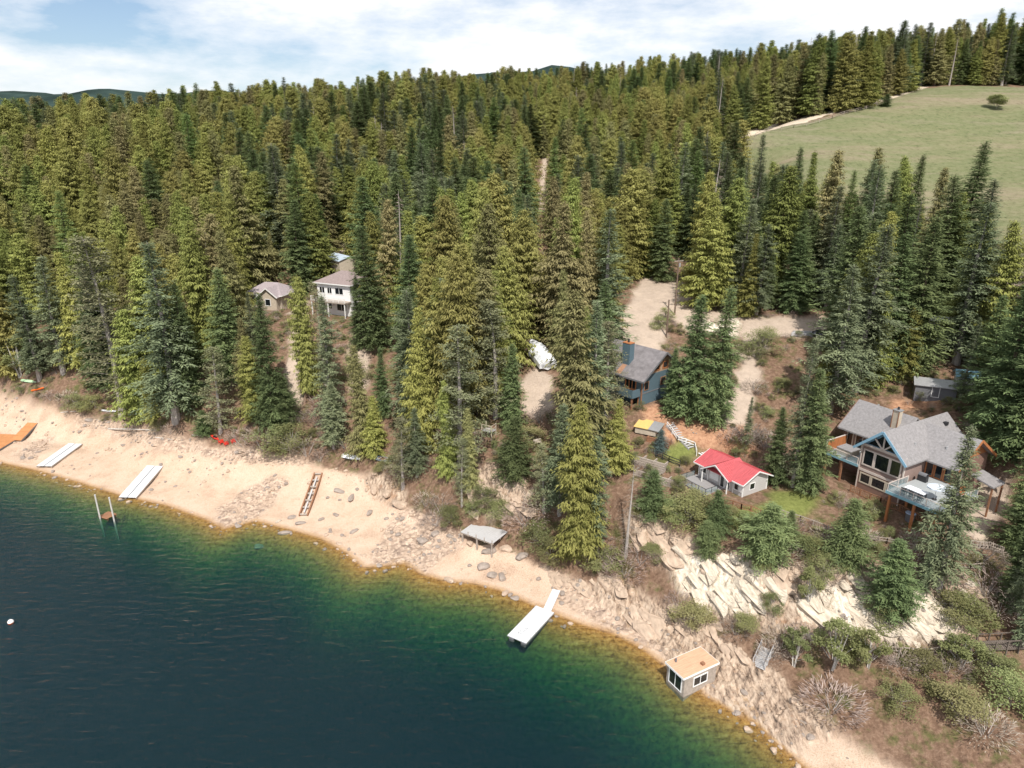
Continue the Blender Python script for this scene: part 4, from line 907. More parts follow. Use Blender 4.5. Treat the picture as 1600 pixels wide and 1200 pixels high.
UP = Vector((0, 0, 1))
def obox(mb, o, r, n, a0, a1, b0, b1, c0, c1):
    o, r, n = Vector(o), Vector(r), Vector(n)
    q = lambda a, b, c: tuple(o + r * a + UP * b + n * c)
    return mb.hexa([q(a0, b0, c0), q(a1, b0, c0), q(a1, b0, c1), q(a0, b0, c1), q(a0, b1, c0), q(a1, b1, c0), q(a1, b1, c1), q(a0, b1, c1)])
def window(parent, o, r, n, w_, h_, fm, fw=0.14, mull=0, rail=0, name='window', pane=None):
    mb = MB(); d0, d1 = -0.02, 0.07
    obox(mb, o, r, n, -fw, w_ + fw, -fw, 0, d0, d1); obox(mb, o, r, n, -fw, w_ + fw, h_, h_ + fw, d0, d1)
    obox(mb, o, r, n, -fw, 0, 0, h_, d0, d1); obox(mb, o, r, n, w_, w_ + fw, 0, h_, d0, d1)
    for k in range(mull):
        x = w_ * (k + 1) / (mull + 1); obox(mb, o, r, n, x - fw * .35, x + fw * .35, 0, h_, d0, d1 - .012)
    for k in range(rail):
        z = h_ * (k + 1) / (rail + 1); obox(mb, o, r, n, 0, w_, z - fw * .3, z + fw * .3, d0, d1 - .02)
    f = mb.build(name, fm, parent)
    obox(MB(), o, r, n, 0.0, w_, 0.0, h_, -.01, .025).build('pane', pane or M_GLASS, f)
    return f
FX, BX, LX, RX = ((1, 0, 0), (0, -1, 0)), ((-1, 0, 0), (0, 1, 0)), ((0, -1, 0), (-1, 0, 0)), ((0, 1, 0), (1, 0, 0))
def gable_wall(mb, pts, n, th):   # a flat wall polygon given some thickness along n
    k = len(mb.v); m_ = len(pts); n = Vector(n) * th
    mb.v += [tuple(p) for p in pts] + [tuple(Vector(p) - n) for p in pts]
    mb.f.append(tuple(range(k, k + m_))); mb.f.append(tuple(reversed(range(k + m_, k + 2 * m_))))
    for i in range(m_):
        j = (i + 1) % m_; mb.f.append((k + i, k + m_ + i, k + m_ + j, k + j))
    return mb
def railing(parent, name, pts, h, pm, rm, step=1.3, glass=None, baluster=None, pw=.09, rails=(1.0,)):
    # pts: local points along the deck edge; each post its own part
    for a, b in zip(pts[:-1], pts[1:]):
        a, b = Vector(a), Vector(b); L = (b - a).length; n = max(1, round(L / step))
        for k in range(n + 1):
            if k == n and b != Vector(pts[-1]): continue
            q = a.lerp(b, k / n); MB().bar(q, q + UP * h, pw).build('railing_post', pm, parent)
        for f_ in rails: MB().bar(a + UP * h * f_, b + UP * h * f_, pw * .8, .07).build('handrail', rm, parent)
        d = (b - a).normalized()
        if glass: MB().bar(a + d * .08 + UP * h * .5, b - d * .08 + UP * h * .5, .02, h * .82).build('glass_panel', glass, parent)
        if baluster:
            mb = MB(); m_ = int(L / .28)
            for k in range(m_): q = a + d * (k + .5) * L / m_; mb.bar(q + UP * .08, q + UP * (h - .03), .05)
            tag(mb.build('balusters', baluster, parent), kind='stuff')
def glassmat():
    m = bpy.data.materials.new('railing_glass'); m.use_nodes = True; t = m.node_tree; b = t.nodes['Principled BSDF']
    b.inputs['Base Color'].default_value = (.30, .40, .42, 1); b.inputs['Roughness'].default_value = .05; b.inputs['Alpha'].default_value = .28
    return m
M_RGLASS = glassmat()

# ------------------------------------------------------------------ the large house on the right
def large_house():
    h = empty('timber_house', (HO[0], HO[1], HZ), HA, 'large two-storey house with grey cross-gabled roof, glass gable front and two decks', 'house')
    W1, PK = 7.2, 10.2          # wall plate and ridge above the ground
    mb = MB(); mb.box(0, 6.4, 0, 14.0, -3.5, 3.1); mb.build('lower_wall', M_BROWN, h)
    mb = MB(); mb.box(.01, 6.39, .01, 13.9, 3.1, W1); mb.build('upper_wall', M_MAUVE, h)
    gable_wall(MB(), [(0, .02, W1), (6.4, .02, W1), (3.2, .02, PK - .25)], (0, -1, 0), .2).build('gable_wall', M_LBLUE, h)
    gable_wall(MB(), [(0, 13.9, W1), (3.2, 13.9, PK - .25), (6.4, 13.9, W1)], (0, 1, 0), .2).build('gable_wall', M_BROWN, h)
    MB().box(-6.0, 0, 4.6, 12.0, -3.5, W1).build('wing_wall', M_BROWN, h)
    MB().box(6.4, 10.4, 4.9, 13.0, -3.5, W1 - .2).build('wing_wall', M_BROWN, h)
    # roofs
    e = .7; sl = (PK - W1) / 3.2; dz = e * sl
    rf = MB(); rf.slab([(3.2, -1.0, PK), (3.2, 14.6, PK), (-e, 14.6, W1 - dz), (-e, -1.0, W1 - dz)], .22); rf.build('roof', M_SHINGLE, h)
    rf = MB(); rf.slab([(3.2, -1.0, PK), (6.4 + e, -1.0, W1 - dz), (6.4 + e, 14.6, W1 - dz), (3.2, 14.6, PK)], .22); rf.build('roof', M_SHINGLE, h)
    # left wing: ridge along the facade
    zl = PK + .05; yl = 8.2; sl2 = (zl - W1) / (yl - 4.6)
    MB().slab([(-6.7, 4.6 - .8, W1 - .8 * sl2), (2.6, 4.6 - .8, W1 - .8 * sl2), (2.6, yl, zl), (-6.7, yl, zl)], .22).build('roof', M_SHINGLE, h)
    MB().slab([(-6.7, yl, zl), (2.6, yl, zl), (2.6, 12.6, W1 - .3), (-6.7, 12.6, W1 - .3)], .22).build('roof', M_SHINGLE, h)
    gable_wall(MB(), [(-6.0, 4.6, W1), (-6.0, yl, zl - .25), (-6.0, 12, W1)], (-1, 0, 0), .15).build('gable_wall', M_BROWN, h)
    # right wing
    zr = PK - .35; yr = 8.6; sl3 = (zr - (W1 - .2)) / (yr - 4.9)
    MB().slab([(3.9, 4.9 - .9, W1 - .2 - .9 * sl3), (11.3, 4.9 - .9, W1 - .2 - .9 * sl3), (11.3, yr, zr), (3.9, yr, zr)], .22).build('roof', M_SHINGLE, h)
    MB().slab([(3.9, yr, zr), (11.3, yr, zr), (11.3, 13.4, W1 - .6), (3.9, 13.4, W1 - .6)], .22).build('roof', M_SHINGLE, h)
    gable_wall(MB(), [(10.4, 4.9, W1 - .2), (10.4, 13.0, W1 - .2), (10.4, yr, zr - .25)], (1, 0, 0), .15).build('gable_wall', M_ORANGE, h)
    # barge boards
    for a, b in (((3.2, -1.03, PK - .12), (-e, -1.03, W1 - dz - .12)), ((3.2, -1.03, PK - .12), (6.4 + e, -1.03, W1 - dz - .12))): MB().bar(a, b, .08, .36).build('barge_board', M_LBLUE, h)
    for a, b in (((11.33, 4.0, W1 - .2 - .9 * sl3 - .1), (11.33, yr, zr - .1)), ((11.33, yr, zr - .1), (11.33, 13.4, W1 - .7))): MB().bar(a, b, .07, .34).build('barge_board', M_ORANGE, h)
    for a, b in (((-6.73, 3.8, W1 - .8 * sl2 - .1), (-6.73, yl, zl - .1)), ((-6.73, yl, zl - .1), (-6.73, 12.6, W1 - .4))): MB().bar(a, b, .07, .30).build('barge_board', M_BROWN, h)
    # truss in the gable over dark glass
    gable_wall(MB(), [(.75, -.03, W1 + .15), (5.65, -.03, W1 + .15), (3.2, -.03, PK - .75)], (0, -1, 0), .03).build('gable_glass', M_GLASS, h)
    for a, b in (((.2, -.28, W1 + .02), (6.2, -.28, W1 + .02)), ((3.2, -.28, W1), (1.85, -.28, W1 + 1.35)), ((3.2, -.28, W1), (4.55, -.28, W1 + 1.35)), ((3.2, -.28, W1), (3.2, -.28, PK - .6))): MB().bar(a, b, .16, .2).build('truss_beam', M_TAUPE, h)
    # corner boards and belt
    for x in (-.04, 6.30): MB().box(x, x + .16, -.06, .16, -.2, W1).build('corner_board', M_TAUPE, h)
    MB().box(-.02, 6.42, -.07, .0, 3.0, 3.35).build('belt_board', M_TAUPE, h); MB().box(-.02, 6.42, -.06, .0, W1 - .35, W1).build('belt_board', M_TAUPE, h)
    r, n = FX
    for x0, w_ in ((.55, 1.35), (2.3, 1.85), (4.55, 1.3)): window(h, (x0, 0, 4.15), r, n, w_, 2.1, M_TAUPE, .2)
    for x0, w_ in ((.55, 1.35), (2.3, 1.85), (4.55, 1.3)): window(h, (x0, 0, 1.35), r, n, w_, 1.25, M_BEIGE, .18)
    for x0, w_ in ((-5.3, .8), (-3.9, 1.0), (-2.2, 1.2)): window(h, (x0, 4.6, 4.0), r, n, w_, 2.3, M_BEIGE, .14)
    for x0 in (6.75, 8.0, 9.25): window(h, (x0, 4.9, 3.95), r, n, .85, 2.4, M_ORANGE, .16)
    for x0 in (7.0, 8.9): window(h, (x0, 4.9, .3), r, n, 1.2, 2.0, M_BROWN, .14, name='door')
    window(h, (-6.0, 9.5, 1.0), LX[0], LX[1], 1.2, 1.2, M_TAUPE)
    # left deck
    zd = 3.75
    MB().box(-5.4, -.05, -.3, 4.55, zd - .3, zd).build('deck', M_DECK, h); MB().box(-5.45, 0, -.37, -.31, zd - .35, zd + .03).build('deck_fascia', M_TEAL, h)
    for x, y in ((-5.2, -.1), (-2.6, -.1), (-5.2, 3.6)): MB().box(x - .13, x + .13, y - .13, y + .13, -3.6, zd - .3).build('deck_post', M_BRWOOD, h)
    railing(h, 'railing', [(-5.32, -.22, zd), (-.15, -.22, zd)], 1.0, M_TAUPE, M_TAUPE, 1.75, M_RGLASS)
    for k in range(16): MB().box(-5.40, -5.33, -.15 + k * .29, .12 + k * .29, zd, zd + 1.75).build('screen_board', M_ORANGE, h)
    MB().box(-5.43, -5.30, -.22, 4.5, zd + 1.76, zd + 1.88).build('screen_cap', M_TAUPE, h)
    MB().box(-5.45, -5.28, -.36, -.2, zd - .3, zd + 1.9).build('screen_post', M_TAUPE, h)
    # right deck
    MB().box(6.9, 13.9, -4.3, 4.85, zd - .32, zd).build('deck', M_DECK, h); MB().box(6.84, 13.96, -4.37, -4.31, zd - .37, zd + .03).build('deck_fascia', M_TEAL, h); MB().box(6.83, 6.89, -4.3, 0, zd - .37, zd + .03).build('deck_fascia', M_TEAL, h)
    for x, y in ((7.3, -3.9), (10.6, -3.9), (13.5, -3.9), (13.5, .5), (7.3, .5)): MB().box(x - .14, x + .14, y - .14, y + .14, -5.5, zd - .32).build('deck_post', M_ORANGE, h)
    railing(h, 'railing', [(6.98, .3, zd), (6.98, -4.2, zd), (13.8, -4.2, zd), (13.8, 4.6, zd)], 1.05, M_TAUPE, M_TAUPE, 1.9, M_RGLASS)
    for k in range(9): MB().box(13.0, 13.06, .4 + k * .3, .67 + k * .3, zd, zd + 1.7).build('screen_board', M_ORANGE, h)
    # chimney, vents
    ch = MB().box(.1, 1.0, 6.0, 6.9, W1 + .5, PK + .9).build('chimney', M_BEIGE, h)
    for x in (.05, .95): MB().box(x, x + .1, 5.94, 6.04, W1 + .5, PK + .9).build('corner_strip', M_BRWOOD, ch)
    MB().box(0, 1.1, 5.9, 7.0, PK + .9, PK + 1.0).build('chimney_cap', M_STEEL, ch); MB().tube((.55, 6.45, PK + 1.0), (.55, 6.45, PK + 1.4), .16).build('flue', M_BLACK, ch)
    for x, y in ((-4.0, 9.0), (4.6, 8.0), (5.4, 3.4), (8.2, 6.2)):
        zt = PK - abs(x - 3.2) * sl if 3.2 < x < 7 else (zl - (y - yl) * .6 if x < 0 else zr - (yr - y) * sl3)
        MB().tube((x, y, zt - .1), (x, y, zt + .3), .16).build('roof_vent', M_STEEL, h)
    MB().box(4.2, 4.7, 12.0, 12.6, PK - 1.2, PK - .75).build('roof_vent', M_BLACK, h)
    # low porch roof on the far right
    MB().slab([(11.4, 7.2, 5.2), (14.4, 7.2, 4.5), (14.4, 10.2, 4.5), (11.4, 10.2, 5.2)], .2).build('porch_roof', M_SHINGLE, h)
    for x, y in ((14.2, 7.4), (14.2, 10.0)): MB().box(x - .1, x + .1, y - .1, y + .1, -2, 4.35).build('porch_post', M_BRWOOD, h)
    return h
large_house()
def at_house(x, y, z):
    q = loc2w(HO, HA, x, y); return (q[0], q[1], HZ + z)
# things on its decks
t = empty('hot_tub', at_house(-3.2, 1.9, 3.75), HA, 'beige hot tub under a grey cover on the left deck of the large house', 'hot tub')
MB().box(-1.15, 1.15, -1.1, 1.1, 0.02, .85).build('cabinet', M_BEIGE, t); MB().box(-1.2, -.01, -1.15, 1.15, .86, .99).build('cover', M_SHINGLE, t); MB().box(.01, 1.2, -1.15, 1.15, .86, .99).build('cover', M_SHINGLE, t)
t = empty('barbecue_grill', at_house(7.7, 2.6, 3.75), HA, 'black barbecue grill beside the gable on the right deck', 'grill')
MB().box(-.6, .6, -.3, .3, .02, .85).build('cabinet', M_BLACK, t); mb = MB()
for i in range(8):
    a0, a1 = math.pi * i / 8, math.pi * (i + 1) / 8
    mb.poly([(-.55, -.32 * math.cos(a0), .87 + .38 * math.sin(a0)), (.55, -.32 * math.cos(a0), .87 + .38 * math.sin(a0)), (.55, -.32 * math.cos(a1), .87 + .38 * math.sin(a1)), (-.55, -.32 * math.cos(a1), .87 + .38 * math.sin(a1))])
mb.build('lid', M_CHARCOAL, t)
t = empty('patio_umbrella', at_house(11.6, -1.4, 3.75), HA, 'pale blue and white patio umbrella on the right deck', 'umbrella')
MB().tube((0, 0, .02), (0, 0, 2.2), .03).build('pole', M_STEEL, t)
mb = MB()
for i in range(8):
    a0, a1 = i * math.pi / 4, (i + 1) * math.pi / 4
    mb.poly([(0, 0, 2.3), (1.15 * math.cos(a0), 1.15 * math.sin(a0), 1.85), (1.15 * math.cos(a1), 1.15 * math.sin(a1), 1.85)])
    mb.poly([(1.15 * math.cos(a0), 1.15 * math.sin(a0), 1.85), (1.15 * math.cos(a0), 1.15 * math.sin(a0), 1.68), (1.15 * math.cos(a1), 1.15 * math.sin(a1), 1.68), (1.15 * math.cos(a1), 1.15 * math.sin(a1), 1.85)])
mb.build('canopy', mat('umbrella_fabric', (.62, .68, .76), .8, .1), t); MB().tube((0, 0, .0), (0, 0, .1), .3, n=12).build('base', M_BLACK, t)
t = empty('patio_table', at_house(9.6, -2.2, 3.75), HA, 'long dark patio table under a pale cloth on the right deck', 'table')
MB().box(-1.3, 1.3, -.6, .6, .68, .74).build('table_top', M_TARP, t)
for x in (-1.1, 1.1):
    for y in (-.45, .45): MB().box(x - .05, x + .05, y - .05, y + .05, 0.01, .68).build('leg', M_BLACK, t)
for k, (x, y, w_) in enumerate(((8.7, -3.4, 'leftmost'), (9.8, -3.4, 'middle'), (10.9, -3.4, 'rightmost'))):
    t = empty('patio_chair', at_house(x, y, 3.75), HA, 'black patio chair before the long table, %s of three' % w_, 'chair', 'patio chairs on the right deck')
    MB().box(-.28, .28, -.28, .28, .42, .5).build('seat', M_BLACK, t); MB().box(-.28, .28, -.30, -.22, .5, 1.0).build('backrest', M_BLACK, t)
    for a in (-.24, .24):
        for b in (-.22, .24): MB().box(a - .03, a + .03, b - .03, b + .03, .01, .42).build('leg', M_BLACK, t)

# ------------------------------------------------------------------ the red-roofed cabin
def cabin():
    h = empty('cabin', (CO[0], CO[1], CZ), CA, 'small grey cabin with bright red metal roof and white trim', 'cabin')
    h.scale = (.83, .92, .88)
    W1, PK = 2.7, 4.1
    MB().box(0, 10, 0, 5.6, -2.0, W1).build('wall', M_GREY, h)
    # main roof: ridge along the front
    MB().slab([(-.7, -.7, W1 - .25), (10.6, -.7, W1 - .25), (10.6, 2.8, PK), (-.7, 2.8, PK)], .14).build('roof', M_RED, h)
    MB().slab([(-.7, 2.8, PK), (10.6, 2.8, PK), (10.6, 6.3, W1 - .25), (-.7, 6.3, W1 - .25)], .14).build('roof', M_RED, h)
    # front gable
    gx0, gx1, gp = 2.2, 7.8, PK + .12
    MB().slab([(5.0, -1.5, gp), (5.0, 4.0, gp), (gx0 - .4, 4.0, W1 - .28), (gx0 - .4, -1.5, W1 - .28)], .14).build('roof', M_RED, h)
    MB().slab([(5.0, -1.5, gp), (gx1 + .4, -1.5, W1 - .28), (gx1 + .4, 4.0, W1 - .28), (5.0, 4.0, gp)], .14).build('roof', M_RED, h)
    gable_wall(MB(), [(gx0, -.05, W1 - .4), (gx1, -.05, W1 - .4), (5.0, -.05, gp - .2)], (0, -1, 0), .12).build('gable_wall', M_GREY, h)
    sm = MB()
    for k in range(23):
        x = -.6 + k * .48
        if not gx0 - .4 < x < gx1 + .4: sm.bar((x, -.7, W1 - .23), (x, 2.8, PK + .02), .05, .05)
        sm.bar((x, 2.8, PK + .02), (x, 6.3, W1 - .23), .05, .05)
    for k in range(11):
        y = -1.4 + k * .42; ye = (y + .7) / 3.5
        xs = 0 if y < -.6 else max(0, min(1, ye)); sm.bar((5.0, y, gp + .02), (5.0 - 3.2 * (1 - xs), y, gp + .02 - (gp - W1 + .28) * (1 - xs)), .05, .05); sm.bar((5.0, y, gp + .02), (5.0 + 3.2 * (1 - xs), y, gp + .02 - (gp - W1 + .28) * (1 - xs)), .05, .05)
    tag(sm.build('roof_seams', M_RED, h), kind='stuff')
    for a, b in (((5.0, -1.52, gp - .1), (gx0 - .4, -1.52, W1 - .38)), ((5.0, -1.52, gp - .1), (gx1 + .4, -1.52, W1 - .38)), ((-.72, -.72, W1 - .33), (gx0 - .4, -.72, W1 - .33)), ((gx1 + .4, -.72, W1 - .33), (10.62, -.72, W1 - .33)),
                 ((10.62, -.72, W1 - .33), (10.62, 2.8, PK - .1)), ((10.62, 2.8, PK - .1), (10.62, 6.3, W1 - .35)), ((-.72, -.72, W1 - .33), (-.72, 2.8, PK - .1)), ((-.72, 2.8, PK - .1), (-.72, 6.3, W1 - .35))):
        MB().bar(a, b, .06, .2).build('fascia', M_WHITE, h)
    gable_wall(MB(), [(10, 0, W1), (10, 5.6, W1), (10, 2.8, PK - .2)], (1, 0, 0), .1).build('gable_wall', M_GREY, h)
    gable_wall(MB(), [(0, 0, W1), (0, 2.8, PK - .2), (0, 5.6, W1)], (-1, 0, 0), .1).build('gable_wall', M_GREY, h)
    for x in (-.05, 2.1, 7.85, 9.87): MB().box(x, x + .18, -.07, .1, -.3, W1 - .1).build('corner_board', M_WHITE, h)
    MB().box(9.93, 10.06, 5.45, 5.65, -.3, W1).build('corner_board', M_WHITE, h)
    for x in (2.0, 7.7): MB().box(x, x + .16, -1.35, -1.2, -.3, W1 - .3).build('porch_post', M_WHITE, h)
    r, n = FX
    window(h, (.6, 0, .95), r, n, 1.1, 1.1, M_WHITE, .14); window(h, (2.75, 0, .75), r, n, 1.7, 1.3, M_WHITE, .14, 1, pane=M_WHITEW)
    window(h, (5.15, 0, .1), r, n, .75, 2.0, M_WHITE, .14, name='door'); window(h, (6.35, 0, .1), r, n, .75, 2.0, M_WHITE, .14, name='door')
    window(h, (8.25, 0, .85), r, n, .75, 1.2, M_WHITE, .14); window(h, (9.15, 0, .85), r, n, .55, 1.2, M_WHITE, .12, pane=M_WHITEW)
    window(h, (10, 1.6, .9), RX[0], RX[1], 1.0, 1.0, M_WHITE, .12)
    MB().box(-.4, 6.2, -4.3, -.02, -.18, 0.02).build('deck', M_GREYDECK, h); MB().box(-.42, 6.22, -4.36, -4.28, -.5, .03).build('deck_fascia', M_CHARCOAL, h)
    for x in (0, 2, 4, 6): MB().box(x - .1, x + .1, -4.1, -3.9, -3.5, -.18).build('deck_post', M_BRWOOD, h)
    railing(h, 'railing', [(-.35, -.6, .02), (-.35, -4.2, .02), (6.1, -4.2, .02), (6.1, -1.6, .02)], .95, M_BLACK, M_BLACK, 1.45, M_RGLASS, pw=.07)
    MB().box(6.3, 7.3, -2.2, -.05, -.9, -.1).build('step', M_WEATHER, h)
    mb = MB()
    for k in range(4): MB().box(6.25 + k * .3, 6.55 + k * .3, -3.4, -2.3, -.25 - k * .2, -.15 - k * .2).build('step', M_GREYDECK, h)
cabin()
def at_cabin(x, y, z):
    q = loc2w(CO, CA, x, y); return (q[0], q[1], CZ + z)

# ------------------------------------------------------------------ the blue house
def blue_house():
    h = empty('blue_house', (BO[0], BO[1], BZ), BA, 'slate-blue house with weathered steep roof, chimney and orange-framed windows', 'house')
    W1, PK, ym = 5.1, 8.6, 5.0
    MB().box(-12, 0, 0, 10, -4, 2.0).build('lower_wall', M_BLUE, h); MB().box(-11.98, -.02, .02, 9.98, 2.0, W1).build('upper_wall', M_BLUE, h)
    MB().box(-12.05, .05, -.05, 10.05, 1.95, 2.12).build('belt_board', M_CHARCOAL, h)
    gable_wall(MB(), [(-.02, 0, W1), (-.02, 10, W1), (-.02, ym, PK - .2)], (1, 0, 0), .15).build('gable_wall', M_TAN, h)
    gable_wall(MB(), [(-11.9, 0, W1), (-11.9, ym, PK - .2), (-11.9, 10, W1)], (-1, 0, 0), .15).build('gable_wall', M_TAN, h)
    s = (PK - W1) / ym
    MB().slab([(-12.8, -.8, W1 - .8 * s), (.9, -.8, W1 - .8 * s), (.9, ym, PK), (-12.8, ym, PK)], .2).build('roof', M_SHINGLE_DK, h)
    MB().slab([(-12.8, ym, PK), (.9, ym, PK), (.9, 10.8, W1 - .8 * s), (-12.8, 10.8, W1 - .8 * s)], .2).build('roof', M_SHINGLE_DK, h)
    for a, b in (((.93, -.8, W1 - .8 * s - .12), (.93, ym, PK - .12)), ((.93, ym, PK - .12), (.93, 10.8, W1 - .8 * s - .12))): MB().bar(a, b, .07, .34).build('barge_board', M_CHARCOAL, h)
    MB().bar((-12.8, -.83, W1 - .8 * s - .12), (.9, -.83, W1 - .8 * s - .12), .07, .28).build('gutter', M_CHARCOAL, h)
    MB().box(-.12, .06, -.06, .12, -.2, W1 - .2).build('corner_board', M_BRWOOD, h)
    ch = MB().box(-5.6, -4.0, 1.2, 2.4, W1, PK + 1.0).build('chimney', M_BLUE, h); MB().box(-5.65, -3.95, 1.15, 2.45, PK + 1.0, PK + 1.12).build('chimney_cap', M_ORANGE, ch)
    MB().tube((-4.8, 1.8, PK + 1.12), (-4.8, 1.8, PK + 1.7), .17).build('flue', M_BLACK, ch)
    zst = W1 + .06; MB().slab([(-5.5, -.6, W1 - .6 * s + .012), (-4.3, -.6, W1 - .6 * s + .012), (-4.4, 1.15, W1 + 1.15 * s + .012), (-5.3, 1.15, W1 + 1.15 * s + .012)], .01).build('rust_stain', mat('rusty_shingles', (.34, .19, .12), .9, .25), h)
    r, n = FX
    window(h, (-3.4, 0, 2.5), r, n, 2.0, 1.9, M_ORANGE, .22, 2); window(h, (-7.5, 0, 2.6), r, n, 1.6, 1.6, M_ORANGE, .2, 1); window(h, (-10.6, 0, 2.6), r, n, 1.6, 1.6, M_ORANGE, .2, 1)
    window(h, (0, .7, 2.6), RX[0], RX[1], .95, 1.3, M_BRWOOD, .1); window(h, (0, 3.2, W1 + .5), RX[0], RX[1], 1.1, 1.0, M_ORANGE, .18); window(h, (0, 5.4, W1 + .5), RX[0], RX[1], 1.1, 1.0, M_ORANGE, .18); window(h, (0, 5.0, 2.7), RX[0], RX[1], 1.2, 1.2, M_BRWOOD, .12)
    window(h, (-1.6, 0, -.2), r, n, .9, 2.0, M_ORANGE, .16, name='door')
    MB().box(-6.2, -.3, -2.0, -.06, 1.75, 1.95).build('balcony_floor', M_WEATHER, h); MB().box(-6.2, -.3, -2.08, -2.0, 1.6, 3.0).build('balcony_wall', M_BLUE, h); MB().box(-.3, -.22, -2.08, -.06, 1.6, 3.0).build('balcony_wall', M_BLUE, h)
    for x in (-6.0, -.5): MB().box(x - .1, x + .1, -1.95, -1.75, -4, 1.75).build('balcony_post', M_BRWOOD, h)
blue_house()

# ------------------------------------------------------------------ houses on the left
def hip_roof(h, x0, x1, y0, y1, z0, rise, m, inset, ov=.6):
    x0 -= ov; x1 += ov; y0 -= ov; y1 += ov; ym = (y0 + y1) / 2; a, b = (x0 + inset, ym, z0 + rise), (x1 - inset, ym, z0 + rise)
    MB().slab([(x0, y0, z0), (x1, y0, z0), b, a], .16).build('roof', m, h); MB().slab([(x1, y1, z0), (x0, y1, z0), a, b], .16).build('roof', m, h)
    MB().slab([(x1, y0, z0), (x1, y1, z0), b], .16).build('roof', m, h); MB().slab([(x0, y1, z0), (x0, y0, z0), a], .16).build('roof', m, h)
    for p, q in (((x0, y0 - .04, z0 - .1), (x1, y0 - .04, z0 - .1)), ((x1 + .04, y0, z0 - .1), (x1 + .04, y1, z0 - .1)), ((x0 - .04, y0, z0 - .1), (x0 - .04, y1, z0 - .1))): MB().bar(p, q, .06, .22).build('fascia', M_WHITE, h)
h = empty('white_house', (WH[0], WH[1], WZ), R(-26), 'tall white three-level house with brown hip roof among the firs', 'house')
MB().box(-5, 4.6, 0, 9, -5, 7.4).build('wall', M_WHITEW, h)
hip_roof(h, -5, 4.6, 0, 9, 7.4, 2.3, M_SHINGLE_BR, 4.4)
for x0, z0, w_, h_ in ((-4.2, 5.0, 1.4, 1.3), (.4, 5.0, 2.2, 1.4), (-4.2, 1.6, 1.2, 1.3), (.6, 1.2, 2.6, 1.8), (-2.0, 1.4, 1.0, 1.9), (-1.9, 5.0, 1.2, 1.3)): window(h, (x0, 0, z0), FX[0], FX[1], w_, h_, M_WHITE, .12, 1)
window(h, (4.6, 2.0, 5.0), RX[0], RX[1], 1.6, 1.3, M_WHITE, .12, 1); window(h, (4.6, 2.0, 1.5), RX[0], RX[1], 1.6, 1.3, M_WHITE, .12, 1)
MB().box(-5.2, 4.8, -2.4, -.03, 3.3, 3.55).build('balcony_floor', M_WEATHER, h)
for x in (-5, -.2, 4.6): MB().box(x - .1, x + .1, -2.3, -2.1, -5, 3.3).build('balcony_post', M_WHITE, h)
railing(h, 'railing', [(-5.1, -2.3, 3.55), (4.7, -2.3, 3.55)], 1.0, M_WHITE, M_WHITE, 1.6, None, M_WHITE)
MB().box(4.9, 8.4, -1.6, 1.4, -.6, -.4).build('lower_deck', M_CHARCOAL, h)
for x in (5.1, 8.2): MB().box(x - .1, x + .1, -1.5, -1.3, -4, -.6).build('deck_post', M_CHARCOAL, h)
h = empty('grey_house', (LH[0], LH[1], LZ), R(-14), 'grey house with pale mauve hip roof left of the white house', 'house')
MB().box(-5, 4.6, 0, 8, -4, 3.6).build('wall', M_BEIGE, h); hip_roof(h, -5, 4.6, 0, 8, 3.6, 2.4, M_SHINGLE_PU, 3.8, .8)
gable_wall(MB(), [(-.5, -1.6, 3.5), (4.4, -1.6, 3.5), (1.95, -1.6, 5.4)], (0, -1, 0), .12).build('gable_wall', M_BEIGE, h); MB().box(-.4, 4.3, -1.6, -.01, -4, 3.5).build('wall', M_BEIGE, h)
MB().slab([(1.95, -2.1, 5.6), (1.95, 4.0, 5.6), (-1.0, 4.0, 3.3), (-1.0, -2.1, 3.3)], .14).build('roof', M_SHINGLE_PU, h); MB().slab([(1.95, -2.1, 5.6), (4.9, -2.1, 3.3), (4.9, 4.0, 3.3), (1.95, 4.0, 5.6)], .14).build('roof', M_SHINGLE_PU, h)
for a, b in (((1.95, -2.13, 5.5), (-1.0, -2.13, 3.2)), ((1.95, -2.13, 5.5), (4.9, -2.13, 3.2))): MB().bar(a, b, .07, .24).build('barge_board', M_WHITE, h)
window(h, (1.3, -1.6, 1.2), FX[0], FX[1], 1.3, 1.5, M_WHITE, .14); window(h, (-3.8, 0, 1.0), FX[0], FX[1], 1.6, 1.5, M_WHITE, .14, 1)
MB().box(4.7, 7.6, -1.0, 2.6, -.3, -.1).build('deck', M_WEATHER, h)
for x in (4.9, 7.4): MB().box(x - .1, x + .1, -.9, -.7, -3, -.3).build('deck_post', M_WEATHER, h)
railing(h, 'railing', [(4.8, -.9, -.1), (7.5, -.9, -.1), (7.5, 2.5, -.1)], 1.0, M_WEATHER, M_WEATHER, 1.2)

def shed(name, label, pos, rz, L, W, H_, rise, wm, rm, cat='shed', door=True):
    h = empty(name, pos, rz, label, cat)
    MB().box(-L / 2, L / 2, -W / 2, W / 2, -1.5, H_).build('wall', wm, h)
    MB().slab([(-L / 2 - .3, -W / 2 - .3, H_ - .1), (L / 2 + .3, -W / 2 - .3, H_ - .1), (L / 2 + .3, 0, H_ + rise), (-L / 2 - .3, 0, H_ + rise)], .1).build('roof', rm, h)
    MB().slab([(-L / 2 - .3, 0, H_ + rise), (L / 2 + .3, 0, H_ + rise), (L / 2 + .3, W / 2 + .3, H_ - .1), (-L / 2 - .3, W / 2 + .3, H_ - .1)], .1).build('roof', rm, h)
    for x in (-L / 2, L / 2): gable_wall(MB(), [(x, -W / 2, H_), (x, 0, H_ + rise - .1), (x, W / 2, H_)], (1 if x > 0 else -1, 0, 0), .08).build('gable_wall', wm, h)
    if door: window(h, (-.5, -W / 2, .1), FX[0], FX[1], 1.0, 1.9, M_WHITE, .1, name='door', pane=wm)
    return h
